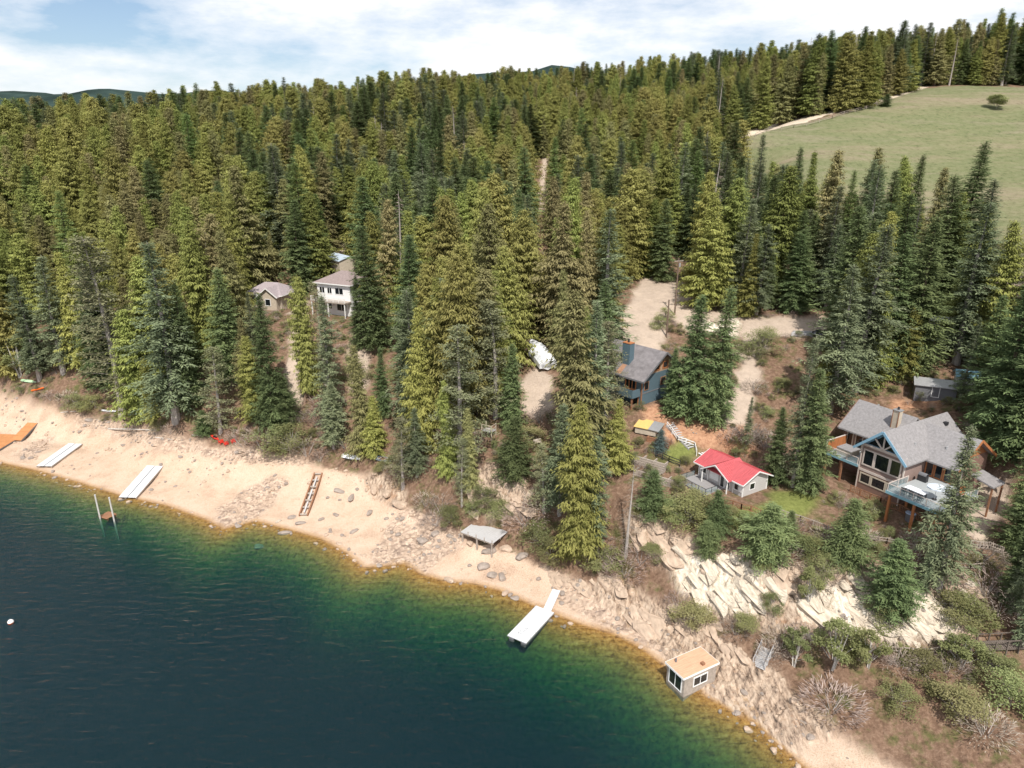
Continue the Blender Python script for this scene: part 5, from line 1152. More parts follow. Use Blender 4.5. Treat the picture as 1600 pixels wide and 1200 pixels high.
shed('metal_shed', 'shed with pale blue metal roof up behind the white house', D(536, 418, 186), R(-52), 9, 6, 2.6, 1.0, M_BEIGE, M_BLUEMETAL)
shed('white_shed', 'narrow white shed half hidden by cedars above the large house', G(1463, 527), R(-20), 3.2, 3.0, 3.6, .6, M_WHITEW, M_STEEL)
shed('grey_shed', 'low shed with grey metal roof in the shade behind the large house', G(1458, 615), R(-25), 6.0, 4.2, 2.0, .7, M_CHARCOAL, M_STEEL)
shed('pale_shed', 'pale shed mostly hidden by dark firs at the right', G(1512, 606), R(-25), 4.0, 3.2, 2.3, .8, M_WHITEW, M_TEAL)

# ------------------------------------------------------------------ boats
def hull(mb, L, W, H_, bow=.55, n=12, z0=0, stern=.85, sheer=.15):
    # an open hull: rings of keel, chine and rim along the length (x)
    rings = []
    for k in range(n + 1):
        t = k / n; x = -L / 2 + L * t; wd = W / 2 * (stern + (1 - stern) * min(1, t * 3)) if t < bow else W / 2 * max(.03, 1 - ((t - bow) / (1 - bow)) ** 2.1)
        kz = z0 + (0 if t < .7 else H_ * .55 * ((t - .7) / .3) ** 2); rz_ = z0 + H_ * (1 + sheer * max(0, t - .4))
        rings.append([(x, -wd, rz_), (x, -wd * .82, (kz + rz_) / 2 - .1 * H_), (x, 0, kz), (x, wd * .82, (kz + rz_) / 2 - .1 * H_), (x, wd, rz_)])
    b = len(mb.v)
    for r_ in rings: mb.v += r_
    for k in range(n):
        for i in range(4): mb.f.append((b + k * 5 + i, b + k * 5 + i + 1, b + (k + 1) * 5 + i + 1, b + (k + 1) * 5 + i))
    mb.f.append(tuple(b + i for i in range(5)))
    return rings
def wrapped_boat():
    q = G(856, 582); f_ = G(828, 545); d = f_[:2] - q[:2]; a = math.atan2(d[1], d[0]); L = min(13.0, max(9.0, float(np.linalg.norm(d)))); u_ = d / np.linalg.norm(d)
    c = q[:2] + u_ * (L / 2); e0, e1 = hz(*q[:2]), hz(*(q[:2] + u_ * L)); z = (e0 + e1) / 2
    h = empty('wrapped_boat', (c[0], c[1], z + .1), a, 'big boat shrink-wrapped in white plastic parked on the clearing', 'boat'); h.rotation_euler[1] = -math.atan2(e1 - e0, L)
    mb = MB(); hull(mb, L, 3.2, 1.2, z0=.35); mb.build('hull', M_TARP, h)
    w_ = MB(); n = 16
    for k in range(n + 1):
        t = k / n; x = -L / 2 + L * t; wd = 1.75 * (.95 if t < .55 else max(.1, 1 - ((t - .55) / .45) ** 2.2)); top = 3.0 if t < .5 else 3.0 - .8 * ((t - .5) / .5) ** 1.4
        if t < .06: top = 2.3
        sg = .10 * math.sin(k * 2.4)
        w_.v += [(x, -wd, .75), (x, -wd * 1.02, 1.7), (x, -wd * .66, top - .3 + sg), (x, 0, top), (x, wd * .66, top - .3 - sg), (x, wd * 1.02, 1.7), (x, wd, .75)]
    for k in range(n):
        for i in range(6): w_.f.append((k * 7 + i, k * 7 + i + 1, (k + 1) * 7 + i + 1, (k + 1) * 7 + i))
    w_.f.append(tuple(range(7))); w_.f.append(tuple(reversed(range(n * 7, n * 7 + 7))))
    w_.build('shrink_wrap', M_TARP, h)
    tr = MB(); tr.bar((-L / 2 + .5, -.7, .3), (L / 2 + 1, 0, .3), .12).bar((-L / 2 + .5, .7, .3), (L / 2 + 1, 0, .3), .12).bar((-2.4, -1.2, .25), (-2.4, 1.2, .25), .12); tr.build('trailer_frame', M_STEEL, h)
    for x in (-2.9, -1.9):
        for y in (-1.25, 1.25): MB().tube((x, y - .12, .2), (x, y + .12, .2), .34, n=14).build('wheel', M_BLACK, h)
wrapped_boat()
def small_boat(name, label, cat, px, py, px2, py2, wd, ht, m, upside=False, group=None):
    a, b = G(px, py), G(px2, py2); d = b - a; L = float(np.linalg.norm(d[:2])); c = (a + b) / 2; z = max(hz(c[0], c[1]), (a[2] + b[2]) / 2)
    h = empty(name, (c[0], c[1], z + .02), math.atan2(d[1], d[0]), label, cat, group); h.rotation_euler[1] = -math.atan2(b[2] - a[2], L)
    mb = MB(); rg = hull(mb, L, wd, ht, bow=.5, stern=.55 if cat == 'kayak' else .9)
    if upside: mb.v = [(x, y, ht * 1.1 - z_) for x, y, z_ in mb.v]
    mb.build('hull', m, h)
    if not upside:
        k = len(rg) // 2
        if cat == 'kayak':
            dk = MB()
            for i in range(len(rg) - 1): dk.poly([rg[i][0], rg[i + 1][0], (rg[i + 1][0][0], 0, rg[i + 1][0][2] + .06), (rg[i][0][0], 0, rg[i][0][2] + .06)]); dk.poly([(rg[i][0][0], 0, rg[i][0][2] + .06), (rg[i + 1][0][0], 0, rg[i + 1][0][2] + .06), rg[i + 1][4], rg[i][4]])
            dk.build('deck', m, h); MB().box(-.5, .45, -.2, .2, ht + .02, ht + .13).build('cockpit', M_BLACK, h)
        else:
            for x in (-L * .25, L * .1): MB().box(x - .12, x + .12, -wd * .42, wd * .42, ht * .7, ht * .78).build('thwart', M_WEATHER, h)
    else: MB().box(-L * .42, L * .3, -.03, .03, ht * 1.08, ht * 1.2).build('keel', m, h)
small_boat('rowing_boat', 'pale blue rowing boat pulled up under the bank by driftwood', 'boat', 205, 650, 228, 647, 1.4, .5, mat('pale_blue_hull', (.55, .68, .82), .4, .08))
small_boat('kayak', 'white kayak lying on the bank left of the blue rowing boat', 'kayak', 160, 643, 182, 645, .7, .35, M_TARP)
small_boat('kayak', 'orange kayak lying on the bank at far left', 'kayak', 50, 613, 70, 609, .7, .35, M_ORPL)
small_boat('canoe', 'overturned pale green canoe under bushes at far left', 'canoe', 35, 595, 57, 598, .9, .4, M_GRPL, True)
small_boat('rowing_boat', 'overturned white rowing boat on the bank below the brown cedar', 'boat', 537, 713, 564, 718, 1.4, .5, M_TARP, True)
small_boat('dinghy', 'grey-blue dinghy on the bank right of the overturned white boat', 'boat', 588, 718, 611, 723, 1.5, .5, M_BLUECANVAS)
small_boat('kayak', 'red kayak on the bank, nearest to the round green fir', 'kayak', 330, 682, 342, 689, .7, .32, M_REDPL)
def lounge_chair(px, py, lab):
    q = G(px, py); h = empty('beach_chair', q, R(200) + RNG.uniform(-.5, .5), lab, 'chair', 'red chairs under the bank')
    s = MB()
    for k in range(5): MB().box(-.3, .3, -.45 + k * .17, -.32 + k * .17, .36 - k * .02, .40 - k * .02).build('seat_slat', M_REDPL, h)
    for k in range(5): MB().box(-.3 + k * .125, -.2 + k * .125, .36, .42, .3, 1.0).build('back_slat', M_REDPL, h)
    for x in (-.36, .32):
        MB().box(x, x + .06, -.5, -.42, -.05, .55).build('leg', M_REDPL, h); MB().box(x, x + .06, .3, .38, -.05, .55).build('leg', M_REDPL, h); MB().box(x - .04, x + .1, -.52, .4, .55, .59).build('armrest', M_REDPL, h)
lounge_chair(346, 693, 'red plastic beach chair, leftmost of three under the bank'); lounge_chair(354, 696, 'red plastic beach chair, middle of three under the bank'); lounge_chair(365, 692, 'red plastic beach chair, rightmost of three under the bank')

# ------------------------------------------------------------------ docks and shore works
def rect_px(cs, z):
    p = [P(a, b, z)[:2] for a, b in cs]      # near-left, near-right, far-right, far-left
    a = (p[0] + p[1]) / 2; b = (p[2] + p[3]) / 2; d = b - a; L = float(np.linalg.norm(d)); n = np.array([-d[1], d[0]]) / L
    wd = float((abs(np.dot(p[1] - p[0], n)) + abs(np.dot(p[2] - p[3], n))) / 2)
    return (a + b) / 2, math.atan2(d[1], d[0]), L, wd
# floating dock
c, a, L, W_ = rect_px([(793, 992), (822, 1006), (866, 956), (838, 947)], .45)
h = empty('floating_dock', (c[0], c[1], .0), a, 'white floating dock with a short gangway to the rocky shore', 'dock')
n = 6
for k in range(n): MB().box(-L / 2 + k * L / n + .035, -L / 2 + (k + 1) * L / n - .035, -W_ / 2, W_ / 2, .34, .47).build('deck_panel', M_ALU, h)
for y in (-W_ / 2 + .5, W_ / 2 - .5): MB().box(-L / 2 + .1, L / 2 - .1, y - .35, y + .35, -.35, .34).build('float', M_CHARCOAL, h)
for y in (-W_ / 2 - .04, W_ / 2 + .01): MB().box(-L / 2, L / 2, y, y + .05, .25, .46).build('fender', M_STEEL, h)
c2, a2, L2, W2 = rect_px([(848, 952), (861, 956), (872, 931), (863, 928)], .55)
g = c2 - c; lx = g[0] * math.cos(a) + g[1] * math.sin(a); ly = -g[0] * math.sin(a) + g[1] * math.cos(a)
d_ = a2 - a; e0 = Vector((lx - math.cos(d_) * L2 / 2, ly - math.sin(d_) * L2 / 2, .52)); e1 = Vector((lx + math.cos(d_) * (L2 / 2 + .6), ly + math.sin(d_) * (L2 / 2 + .6), 1.0))
for k in range(5): MB().bar(e0.lerp(e1, k / 5 + .004), e0.lerp(e1, (k + 1) / 5 - .004), 1.15, .1).build('gangway_panel', M_ALU, h)
for k in range(5):
    x = -L / 2 + .9 + k * .22; MB().bar((x, .3 - .1 * k, .475), (x + .9, .9 - .25 * k, .475), .03, .012).build('rope', M_BLACK, h)

def beach_dock(name, label, cs, z, m, panels=2, leg=.6, edge=None, group='docks stranded on the beach'):
    zz = z
    for _ in range(3):
        c, a, L, W_ = rect_px(cs, zz)
        ends = [hz(c[0] + s * math.cos(a) * L * .45, c[1] + s * math.sin(a) * L * .45) for s in (-1, 0, 1)]; zz = (ends[0] + ends[2]) / 2 + leg
    W_ = max(W_, 1.2)
    h = empty(name, (c[0], c[1], zz), a, label, 'dock', group); h.rotation_euler[1] = -math.atan2((ends[2] - ends[0]) * .98, L * .9)
    n = max(4, int(L / 1.6))
    for j in range(panels):
        y0 = -W_ / 2 + j * W_ / panels
        for k in range(n): MB().box(-L / 2 + k * L / n + .03, -L / 2 + (k + 1) * L / n - .03, y0 + .06, y0 + W_ / panels - .06, -.06, .0 + (.05 if j else 0)).build('deck_panel', m, h)
    for y in (-W_ / 2, W_ / 2 - .12): MB().box(-L / 2, L / 2, y, y + .12, -.34, -.065).build('beam', edge or M_WEATHER, h)
    for x in (-L * .38, 0, L * .38):
        MB().box(x - .3, x + .3, -W_ / 2 + .1, W_ / 2 - .1, -leg - .35, -.065).build('float', M_CHARCOAL, h)
    return h
beach_dock('beach_dock', 'long grey-white dock stranded on the sand, second from the left', [(60, 724), (76, 728), (126, 698), (111, 692)], 1, M_ALU, 2, .55)
beach_dock('beach_dock', 'wide white dock resting at the waterline, rightmost of the stranded docks', [(186, 769), (209, 775), (252, 738), (236, 731)], .7, M_ALU, 2, .5)
beach_dock('beach_dock', 'rusty orange dock at the left edge of the beach', [(-34, 694), (-8, 706), (27, 684), (12, 676)], 2, M_RUST, 1, .55, M_CHARCOAL)
beach_dock('gangway', 'narrow rusty orange gangway leading up from the orange dock', [(16, 677), (26, 682), (56, 667), (50, 662)], 2.5, M_RUST, 1, .4, M_CHARCOAL)
# ramp frame
def ramp():
    zz = 2.6
    for _ in range(3):
        c, a, L, W_ = rect_px([(466, 791), (477, 793), (505, 751), (494, 749)], zz); e0, e1 = [hz(c[0] + s * math.cos(a) * L * .48, c[1] + s * math.sin(a) * L * .48) for s in (-1, 1)]; zz = (e0 + e1) / 2 + .2
    h = empty('ramp_frame', (c[0], c[1], zz), a, 'brown timber ramp frame with cross rungs lying on the sand', 'ramp'); h.rotation_euler[1] = -math.atan2(e1 - e0, L * .96)
    for y in (-W_ / 2, W_ / 2): MB().box(-L / 2, L / 2, y - .12, y + .12, -.3, .16).build('rail', M_BRWOOD, h)
    for k in range(7): x = -L / 2 + .2 + k * (L - .4) / 6; MB().box(x - .14, x + .14, -W_ / 2 + .12, W_ / 2 - .12, -.05, .1).build('rung', M_WEATHER, h)
    for k in range(3): x = -L / 2 + .5 + k * (L - 1) / 3; MB().box(x, x + L * .25, -.12, .12, .11, .17).build('plank', M_GREYWOOD, h)
ramp()
# stilted platform
def platform():
    zz = 3.8; cs = [(720, 829), (768, 851), (796, 829), (744, 815)]
    p = [P(a, b, zz) for a, b in cs]; c = sum(p) / 4; d = (p[1] - p[0] + p[2] - p[3]); a = math.atan2(d[1], d[0]); L = np.linalg.norm(d) / 2; e = (p[3] - p[0] + p[2] - p[1]); W_ = abs(-e[0] * math.sin(a) + e[1] * math.cos(a)) / 2
    gz = hz(c[0], c[1]); h = empty('platform', (c[0], c[1], zz), a, 'grey plank platform on stilts above the rocky beach', 'platform')
    n = 16
    for k in range(n): MB().box(-L / 2 + k * L / n + .012, -L / 2 + (k + 1) * L / n - .012, -W_ / 2, W_ / 2, -.06, RNG.uniform(-.008, .012)).build('plank', M_GREYWOOD, h)
    for y in (-W_ / 2 + .15, 0, W_ / 2 - .15): MB().box(-L / 2, L / 2, y - .07, y + .07, -.3, -.065).build('joist', M_WEATHER, h)
    for y in (-W_ / 2 + .15, W_ / 2 - .15):
        for x in (-L / 2 + .3, 0, L / 2 - .3): MB().box(x - .1, x + .1, y - .1, y + .1, -3.2, -.3).build('stilt', M_WEATHER, h)
    for x in (-L / 2 + .1, -L / 4, 0, L / 4, L / 2 - .1): MB().box(x - .05, x + .05, -W_ / 2 - .1, -W_ / 2 - .01, -.3, .55).build('post', M_WEATHER, h)
    for x, s in ((.3, .5), (.75, .35), (-1.0, .3)):
        pass
    return c, a, L, W_, zz
pc, pa, pL, pW, pz = platform()
# viewing landing in the trees
q = G(764, 683)
h = empty('viewing_landing', (q[0], q[1], q[2]), R(-28), 'small wooden landing with railing on posts beside a leaning pine', 'landing')
for k in range(6): MB().box(-1.0 + k * .34, -.68 + k * .34, -.8, .8, 1.3, 1.36).build('plank', M_GREYWOOD, h)
for x in (-.95, .95):
    for y in (-.75, .75): MB().box(x - .07, x + .07, y - .07, y + .07, -1.2, 2.5).build('post', M_BEIGE, h)
for z in (1.8, 2.4):
    MB().box(-1.0, 1.0, -.85, -.78, z, z + .12).build('handrail', M_BEIGE, h); MB().box(.97, 1.03, -.75, .75, z + .01, z + .11).build('handrail', M_BEIGE, h)
# pilings
for (tp, ft, lab) in (((151, 774), (157, 810), 'pale wooden piling standing in the shallows, left of the pair'), ((174, 778), (179, 814), 'pale wooden piling standing in the shallows, right of the pair')):
    q = P(*ft, 0); dep = proj(*q)[2]; H_ = (ft[1] - tp[1]) * dep / FPX / .9
    h = empty('piling', (q[0], q[1], 0), 0, lab, 'piling', 'pair of pilings in the lake'); MB().tube((0, 0, min(-1.5, hz(q[0], q[1]) - .3)), (-.1, 0, H_), .15, .13, 10).build('pole', M_CONC, h); MB().tube((-.1, 0, H_ + .002), (-.1, 0, H_ + .14), .17, .14, 10).build('pole_cap', M_GREYWOOD, h)
q = P(168, 806, 0); h = empty('swim_float', (q[0], q[1], 0), R(-25), 'low brown float lying between the two pilings', 'float')
for k in range(5): MB().box(-1.1 + k * .45, -.68 + k * .45, -1.0, 1.0, .08, .16).build('plank', M_BRWOOD, h)
for y in (-.8, .7): MB().box(-1.1, 1.15, y, y + .15, -.3, .08).build('beam', M_BRWOOD, h)
# buoy
q = P(17, 973, 0); h = empty('buoy', (q[0], q[1], 0), 0, 'white and orange mooring buoy on the dark water at far left', 'buoy')
mb = MB(); n, m_ = 12, 6
for (lo, hi, nm, mt) in ((0, 3, 'lower_half', M_ORPL), (3, 6, 'upper_half', M_WHITE)):
    mb = MB()
    for i in range(lo, hi + 1):
        ph = -math.pi / 2 + math.pi * i / 6
        for j in range(n): mb.v.append((.38 * math.cos(ph) * math.cos(j * 6.283 / n), .38 * math.cos(ph) * math.sin(j * 6.283 / n), .12 + .38 * math.sin(ph)))
    for i in range(hi - lo):
        for j in range(n): mb.f.append((i * n + j, i * n + (j + 1) % n, (i + 1) * n + (j + 1) % n, (i + 1) * n + j))
    mb.build(nm, mt, h, smooth=True)
MB().tube((0, 0, .5), (0, 0, .6), .06, .05, 8).build('ring', M_STEEL, h)
# boathouse with plank roof
def boathouse():
    zz = 2.9; cs = [(1043, 1033), (1071, 1059), (1121, 1037), (1092, 1011)]
    p = [P(a, b, zz) for a, b in cs]; c = sum(p) / 4; d = (p[3] - p[0] + p[2] - p[1]); a = math.atan2(d[1], d[0]); L = np.linalg.norm(d) / 2; e = (p[0] - p[1] + p[3] - p[2]); W_ = abs(-e[0] * math.sin(a) + e[1] * math.cos(a)) / 2
    h = empty('boathouse', (c[0], c[1], zz), a, 'small shore boathouse with a flat roof of orange cedar planks', 'boathouse')
    n = 18
    for k in range(n): MB().box(-L / 2 - .3, L / 2 + .3, -W_ / 2 + k * W_ / n + .008, -W_ / 2 + (k + 1) * W_ / n - .008, -.08, RNG.uniform(-.008, .008)).build('roof_plank', M_PLANK, h)
    MB().box(-L / 2, L / 2, -W_ / 2 + .1, W_ / 2 - .1, -4.2, -.085).build('wall', M_WEATHER, h)
    for x0, x1, y0, y1 in ((-L / 2 - .33, -L / 2 - .3, -W_ / 2, W_ / 2), (L / 2 + .3, L / 2 + .33, -W_ / 2, W_ / 2)): MB().box(x0, x1, y0, y1, -.25, .02).build('fascia', M_WHITE, h)
    for y in (-W_ / 2 - .03, W_ / 2): MB().box(-L / 2 - .33, L / 2 + .33, y, y + .03, -.25, .02).build('fascia', M_WHITE, h)
    window(h, (-L / 2, 1.0, -2.4), LX[0], LX[1], 2.0, 1.9, M_WHITE, .12, 1, name='door'); window(h, (-1.0, -W_ / 2 + .1, -1.9), FX[0], FX[1], 2.0, 1.1, M_WHITE, .12, 1)
    MB().tube((-L / 2 + .8, W_ / 2 - .6, 0.01), (-L / 2 + .8, W_ / 2 - .6, .5), .12).build('vent_pipe', M_CHARCOAL, h); MB().box(.6, 1.0, -W_ / 2 + .5, -W_ / 2 + .9, .01, .3).build('vent_box', M_BRWOOD, h)
boathouse()

# ------------------------------------------------------------------ fences, steps and retaining timbers
def fence(name, label, cat, pix, ph=1.0, rails=(.45, .95), m=M_BRWOOD, step=1.6, pw=.1, bal=False, lift=0.0, group=None):
    pts = [G(*p_) for p_ in pix]; h = empty(name, pts[0], 0, label, cat, group); o = Vector(pts[0])
    for a, b in zip(pts[:-1], pts[1:]):
        a, b = Vector(a), Vector(b); L = (b - a).length; n = max(1, round(L / step)); tops = []
        for k in range(n + 1):
            q = a.lerp(b, k / n); g_ = hz(q.x, q.y); q.z = max(g_, q.z - .5) ; tops.append(q)
            MB().bar(q - o - UP * .6, q - o + UP * (ph + lift), pw).build('post', m, h)
        for k in range(n):
            for f_ in rails: MB().bar(tops[k] - o + UP * (ph * f_ + lift), tops[k + 1] - o + UP * (ph * f_ + lift), pw * .6, .11).build('rail', m, h)
            if bal:
                mb = MB()
                for j in range(6): q = tops[k].lerp(tops[k + 1], (j + .5) / 6) - o; mb.bar(q + UP * .1, q + UP * (ph * .93), .05)
                tag(mb.build('balusters', m, h), kind='stuff')
fence('wooden_railing', 'brown baluster railing along the foot of the large house', 'railing', [(1328, 768), (1375, 788), (1420, 808), (1458, 824)], 1.1, (.12, .95), M_BRWOOD, 1.5, .12, True)
fence('wooden_railing', 'brown baluster railing below the red-roofed cabin', 'railing', [(1132, 788), (1158, 796), (1188, 806)], .9, (.12, .95), M_BRWOOD, 1.5, .12, True)
fence('wooden_railing', 'pale wooden railing near the right edge below the house drive', 'railing', [(1515, 855), (1545, 858), (1566, 866)], 1.0, (.12, .5, .95), M_WEATHER, 1.4, .12, True)
fence('wooden_handrail', 'thin timber handrail on the slope left of the large house', 'railing', [(1210, 802), (1250, 815), (1290, 830)], .9, (.95,), M_WEATHER, 2.2)
fence('wooden_handrail', 'thin timber handrail on the slope under the large house', 'railing', [(1345, 845), (1385, 850), (1430, 862)], .9, (.55, .95), M_WEATHER, 2.2)
fence('wooden_handrail', 'timber handrail on the rock right of the tall spruce', 'railing', [(1488, 890), (1515, 892), (1535, 890)], 1.0, (.5, .95), M_WEATHER, 1.6)
fence('walkway_railing', 'long timber walkway railing at the foot of the pale cliff', 'railing', [(1372, 1020), (1410, 1024), (1450, 1026), (1490, 1018)], 1.1, (.5, .95), M_WEATHER, 2.4, .14)
fence('garden_railing', 'pale railing of the steps beside the red earth bank', 'railing', [(1042, 668), (1058, 690), (1085, 700), (1088, 712)], 1.0, (.5, .95), M_WHITE, 1.4)
fence('garden_railing', 'black metal railing at the cabin deck entrance', 'railing', [(1025, 715), (1045, 722), (1062, 730)], 1.2, (.3, .6, .95), M_BLACK, 1.2)
fence('field_fence', 'wire fence of thin pale posts along the meadow road', 'fence', [(1180, 214), (1240, 200), (1300, 186), (1370, 166)], 1.3, (.5, .95), M_WEATHER, 7, .14)
def stairs(name, label, px0, py0, px1, py1, wd=1.1, m=M_WEATHER, n=12, rail=True):
    a, b = Vector(G(px0, py0)), Vector(G(px1, py1)); d = (b - a); f_ = Vector((d.x, d.y, 0)).normalized(); s = Vector((-f_.y, f_.x, 0)) * wd / 2; up = UP * .25
    h = empty(name, a, 0, label, 'stairs')
    for k in range(n): q = d * ((k + .5) / n) + up; MB().bar(q - s, q + s, .3, .06).build('tread', m, h)
    for sg in (-1, 1): MB().bar(s * sg * 1.03 + up * .4, s * sg * 1.03 + d + up * .4, .07, .3).build('stringer', m, h)
    if rail:
        for sg in (-1, 1):
            for k in range(4): q = s * sg * 1.12 + d * (k / 3); MB().bar(q - UP * .3, q + UP * 1.2, .09).build('post', m, h)
            MB().bar(s * sg * 1.12 + UP * 1.2, s * sg * 1.12 + d + UP * 1.2, .07, .1).build('handrail', m, h)
stairs('wooden_stairs', 'grey wooden staircase on the rocks right of the boathouse', 1185, 1046, 1198, 1016, 1.3, M_GREYWOOD, 12)
stairs('garden_steps', 'white-edged timber steps climbing past the red earth bank', 1082, 702, 1046, 665, 1.4, M_GREYWOOD, 12, False)
stairs('garden_steps', 'short pale steps behind the red-roofed cabin', 1092, 712, 1112, 706, 1.3, M_WHITE, 5, False)
def walkway():
    a, b = G(1530, 1012), G(1605, 1008); h = empty('footbridge', (a[0], a[1], a[2] + .3), 0, 'dark timber footbridge on posts at the lower right edge', 'footbridge'); o = Vector((a[0], a[1], a[2] + .3)); d = Vector(b) + UP * .3 - o; s = Vector((-d.y, d.x, 0)).normalized()
    n = 22
    for k in range(n): q = d * ((k + .5) / n); MB().bar(q - s * .7, q + s * .7, d.length / n * .9, .07).build('plank', M_DARKWOOD, h)
    for sg in (-1, 1):
        MB().bar(s * .6 * sg - UP * .15, s * .6 * sg + d - UP * .15, .12, .2).build('beam', M_DARKWOOD, h); MB().bar(s * .7 * sg + UP * 1.0, s * .7 * sg + d + UP * 1.0, .08, .1).build('handrail', M_DARKWOOD, h)
        for k in range(5): q = d * (k / 4) + s * .7 * sg; MB().bar(q - UP * 2.2, q + UP * 1.0, .12).build('post', M_DARKWOOD, h)
walkway()
def terrace(name, label, pix, n=4, m=M_WEATHER):
    a, b = Vector(G(*pix[0])), Vector(G(*pix[1])); h = empty(name, a, 0, label, 'retaining wall'); d = b - a
    d.z = 0; L = d.length; f_ = d.normalized(); bk = Vector((-f_.y, f_.x, 0))
    if bk.y < 0: bk = -bk
    for k in range(n):
        z0 = -.3 + k * .3; off = bk * (.14 * k); MB().bar(off + UP * z0, off + d + UP * z0, .24, .26).build('timber', m, h)
        for j in range(int(L / 1.8) + 1): q = off + f_ * min(j * 1.8, L) + bk * .4 + UP * z0; MB().bar(q - bk * .55, q + bk * .8, .18, .20).build('tie', m, h)
terrace('log_retaining_wall', 'upper grey log retaining wall left of the cabin', [(985, 722), (1035, 742)], 5)
terrace('log_retaining_wall', 'lower grey log retaining wall left of the cabin deck', [(990, 742), (1050, 762)], 4)
terrace('log_retaining_wall', 'log retaining wall below the small terrace of the blue house', [(1010, 690), (1045, 702)], 4, M_BRWOOD)
# lumber under tarps below the blue house, play boat, spool
q = G(1012, 672); h = empty('lumber_stack', q, R(-30), 'stack of boards under a silver and yellow tarp below the blue house', 'lumber')
for k in range(4): MB().box(-1.7, 1.7, -1.3 + k * .66, -.7 + k * .66, -.3, .75).build('board_bundle', M_BEIGE, h)
MB().slab([(-1.9, -1.5, .8), (.5, -1.5, .78), (.5, 1.5, 1.2), (-1.9, 1.5, 1.25)], .05).build('tarp', M_YELLOW, h); MB().slab([(.52, -1.5, .8), (2.3, -1.5, .7), (2.3, 1.5, 1.1), (.52, 1.5, 1.2)], .05).build('tarp', M_STEEL, h)
q = G(1258, 522); h = empty('board_pile', q, R(-8), 'low pile of grey boards and tarp beside the gravel drive', 'board pile')
for k in range(6): MB().box(-3 + .2 * k, 3 - .1 * k, -1.4 + k * .45, -1.0 + k * .45, -.2, .25 + RNG.uniform(0, .25)).build('board', M_GREYWOOD, h)
q = G(1277, 522); h = empty('quad_bike', q, R(30), 'small dark quad bike parked by the board pile', 'quad bike')
MB().box(-.7, .7, -.25, .25, .45, .75).build('body', M_CHARCOAL, h); MB().box(-.5, .25, -.2, .2, .75, .92).build('seat', M_BLACK, h); MB().bar((.45, -.4, 1.05), (.45, .4, 1.05), .06).build('handlebar', M_BLACK, h); MB().bar((.45, 0, .7), (.45, 0, 1.05), .08).build('steering_column', M_BLACK, h)
for x in (-.6, .6):
    for y in (-.5, .5): MB().tube((x, y - .13, .3), (x, y + .13, .3), .31, n=12).build('wheel', M_BLACK, h); MB().bar((x, 0, .4), (x, y, .32), .07).build('axle', M_STEEL, h)
q = G(1421, 812); h = empty('water_barrel', q, 0, 'pale blue lidded barrel below the deck of the large house', 'barrel'); MB().tube((0, 0, -.2), (0, 0, 1.0), .55, .6, 14).build('body', M_CHARCOAL, h); MB().tube((0, 0, 1.0), (0, 0, 1.1), .66, .6, 14).build('lid', mat('pale_blue_lid', (.45, .55, .72), .5, .05), h)
q = G(840, 695); h = empty('picnic_bench', q, R(20), 'small mauve garden bench on the clearing below the wrapped boat', 'bench')
MB().box(-.7, .7, -.25, .25, .4, .47).build('seat', M_TAUPE, h); MB().box(-.7, .7, .25, .32, .47, .95).build('backrest', M_TAUPE, h)
for x in (-.6, .6): MB().box(x - .05, x + .05, -.2, .2, -.2, .4).build('leg', M_TAUPE, h)
# power poles
def pole(label, px, foot, top, arm=True, H_=None):
    q = G(px, foot); dep = proj(*q)[2]; H_ = H_ or (foot - top) * dep / FPX / .95
    h = empty('power_pole', q, R(20), label, 'power pole', 'power poles'); MB().tube((0, 0, -1), (0, 0, H_), .19, .13, 9).build('pole', BARK, h)
    if arm:
        MB().box(-1.1, 1.1, -.14, -.02 - .12 + .01, H_ - .7, H_ - .55).build('crossarm', M_WEATHER, h)
        for x in (-1.0, -.35, .35, 1.0): MB().tube((x, -.08, H_ - .55), (x, -.08, H_ - .38), .05, .04, 7).build('insulator', M_CHARCOAL, h)
        MB().tube((.34, 0, H_ - 1.9), (.34, 0, H_ - 1.1), .2, n=10).build('transformer', M_STEEL, h)
pole('tall brown power pole beside the gravel turnaround', 1054, 492, 408); pole('grey power pole behind the blue house at the rock edge', 1041, 528, 470, False)
pole('slim power pole by the meadow road', 1323, 172, 151, False, 9); pole('leaning pale pole at the forest edge by the meadow road', 1207, 192, 150, False, 10)

# ------------------------------------------------------------------ boulders, driftwood, stones
def boulder_mesh(seed, n=1):
    import bmesh
    g = random.Random(seed); bm = bmesh.new(); bmesh.ops.create_icosphere(bm, subdivisions=2, radius=1)
    cuts = [(Vector((g.gauss(0, 1), g.gauss(0, 1), g.gauss(0, .8))).normalized(), g.uniform(.55, .85)) for _ in range(9)]
    for v in bm.verts:
        for nn, d in cuts:
            k = v.co.dot(nn)
            if k > d: v.co -= nn * (k - d)
        v.co *= 1 + g.uniform(-.04, .04); v.co.z *= .75
    me = bpy.data.meshes.new('boulder'); bm.to_mesh(me); bm.free(); return me
BM = [boulder_mesh(i) for i in range(5)]; BMM = {}
def boulder(px, py, sx, sy, sz, mi, label, rz=None, name='boulder'):
    q = G(px, py); i = RNG.randrange(5)
    if (i, mi) not in BMM: m_ = BM[i].copy(); m_.materials.append(M_STONE[mi]); BMM[(i, mi)] = m_
    o = bpy.data.objects.new(name, BMM[(i, mi)]); C.objects.link(o); o.location = (q[0], q[1], q[2] + sz * .22); o.scale = (sx, sy, sz); o.rotation_euler = (RNG.uniform(-.2, .2), RNG.uniform(-.2, .2), RNG.random() * 6.28 if rz is None else rz)
    tag(o, label, 'boulder', 'boulders on the shore'); return o
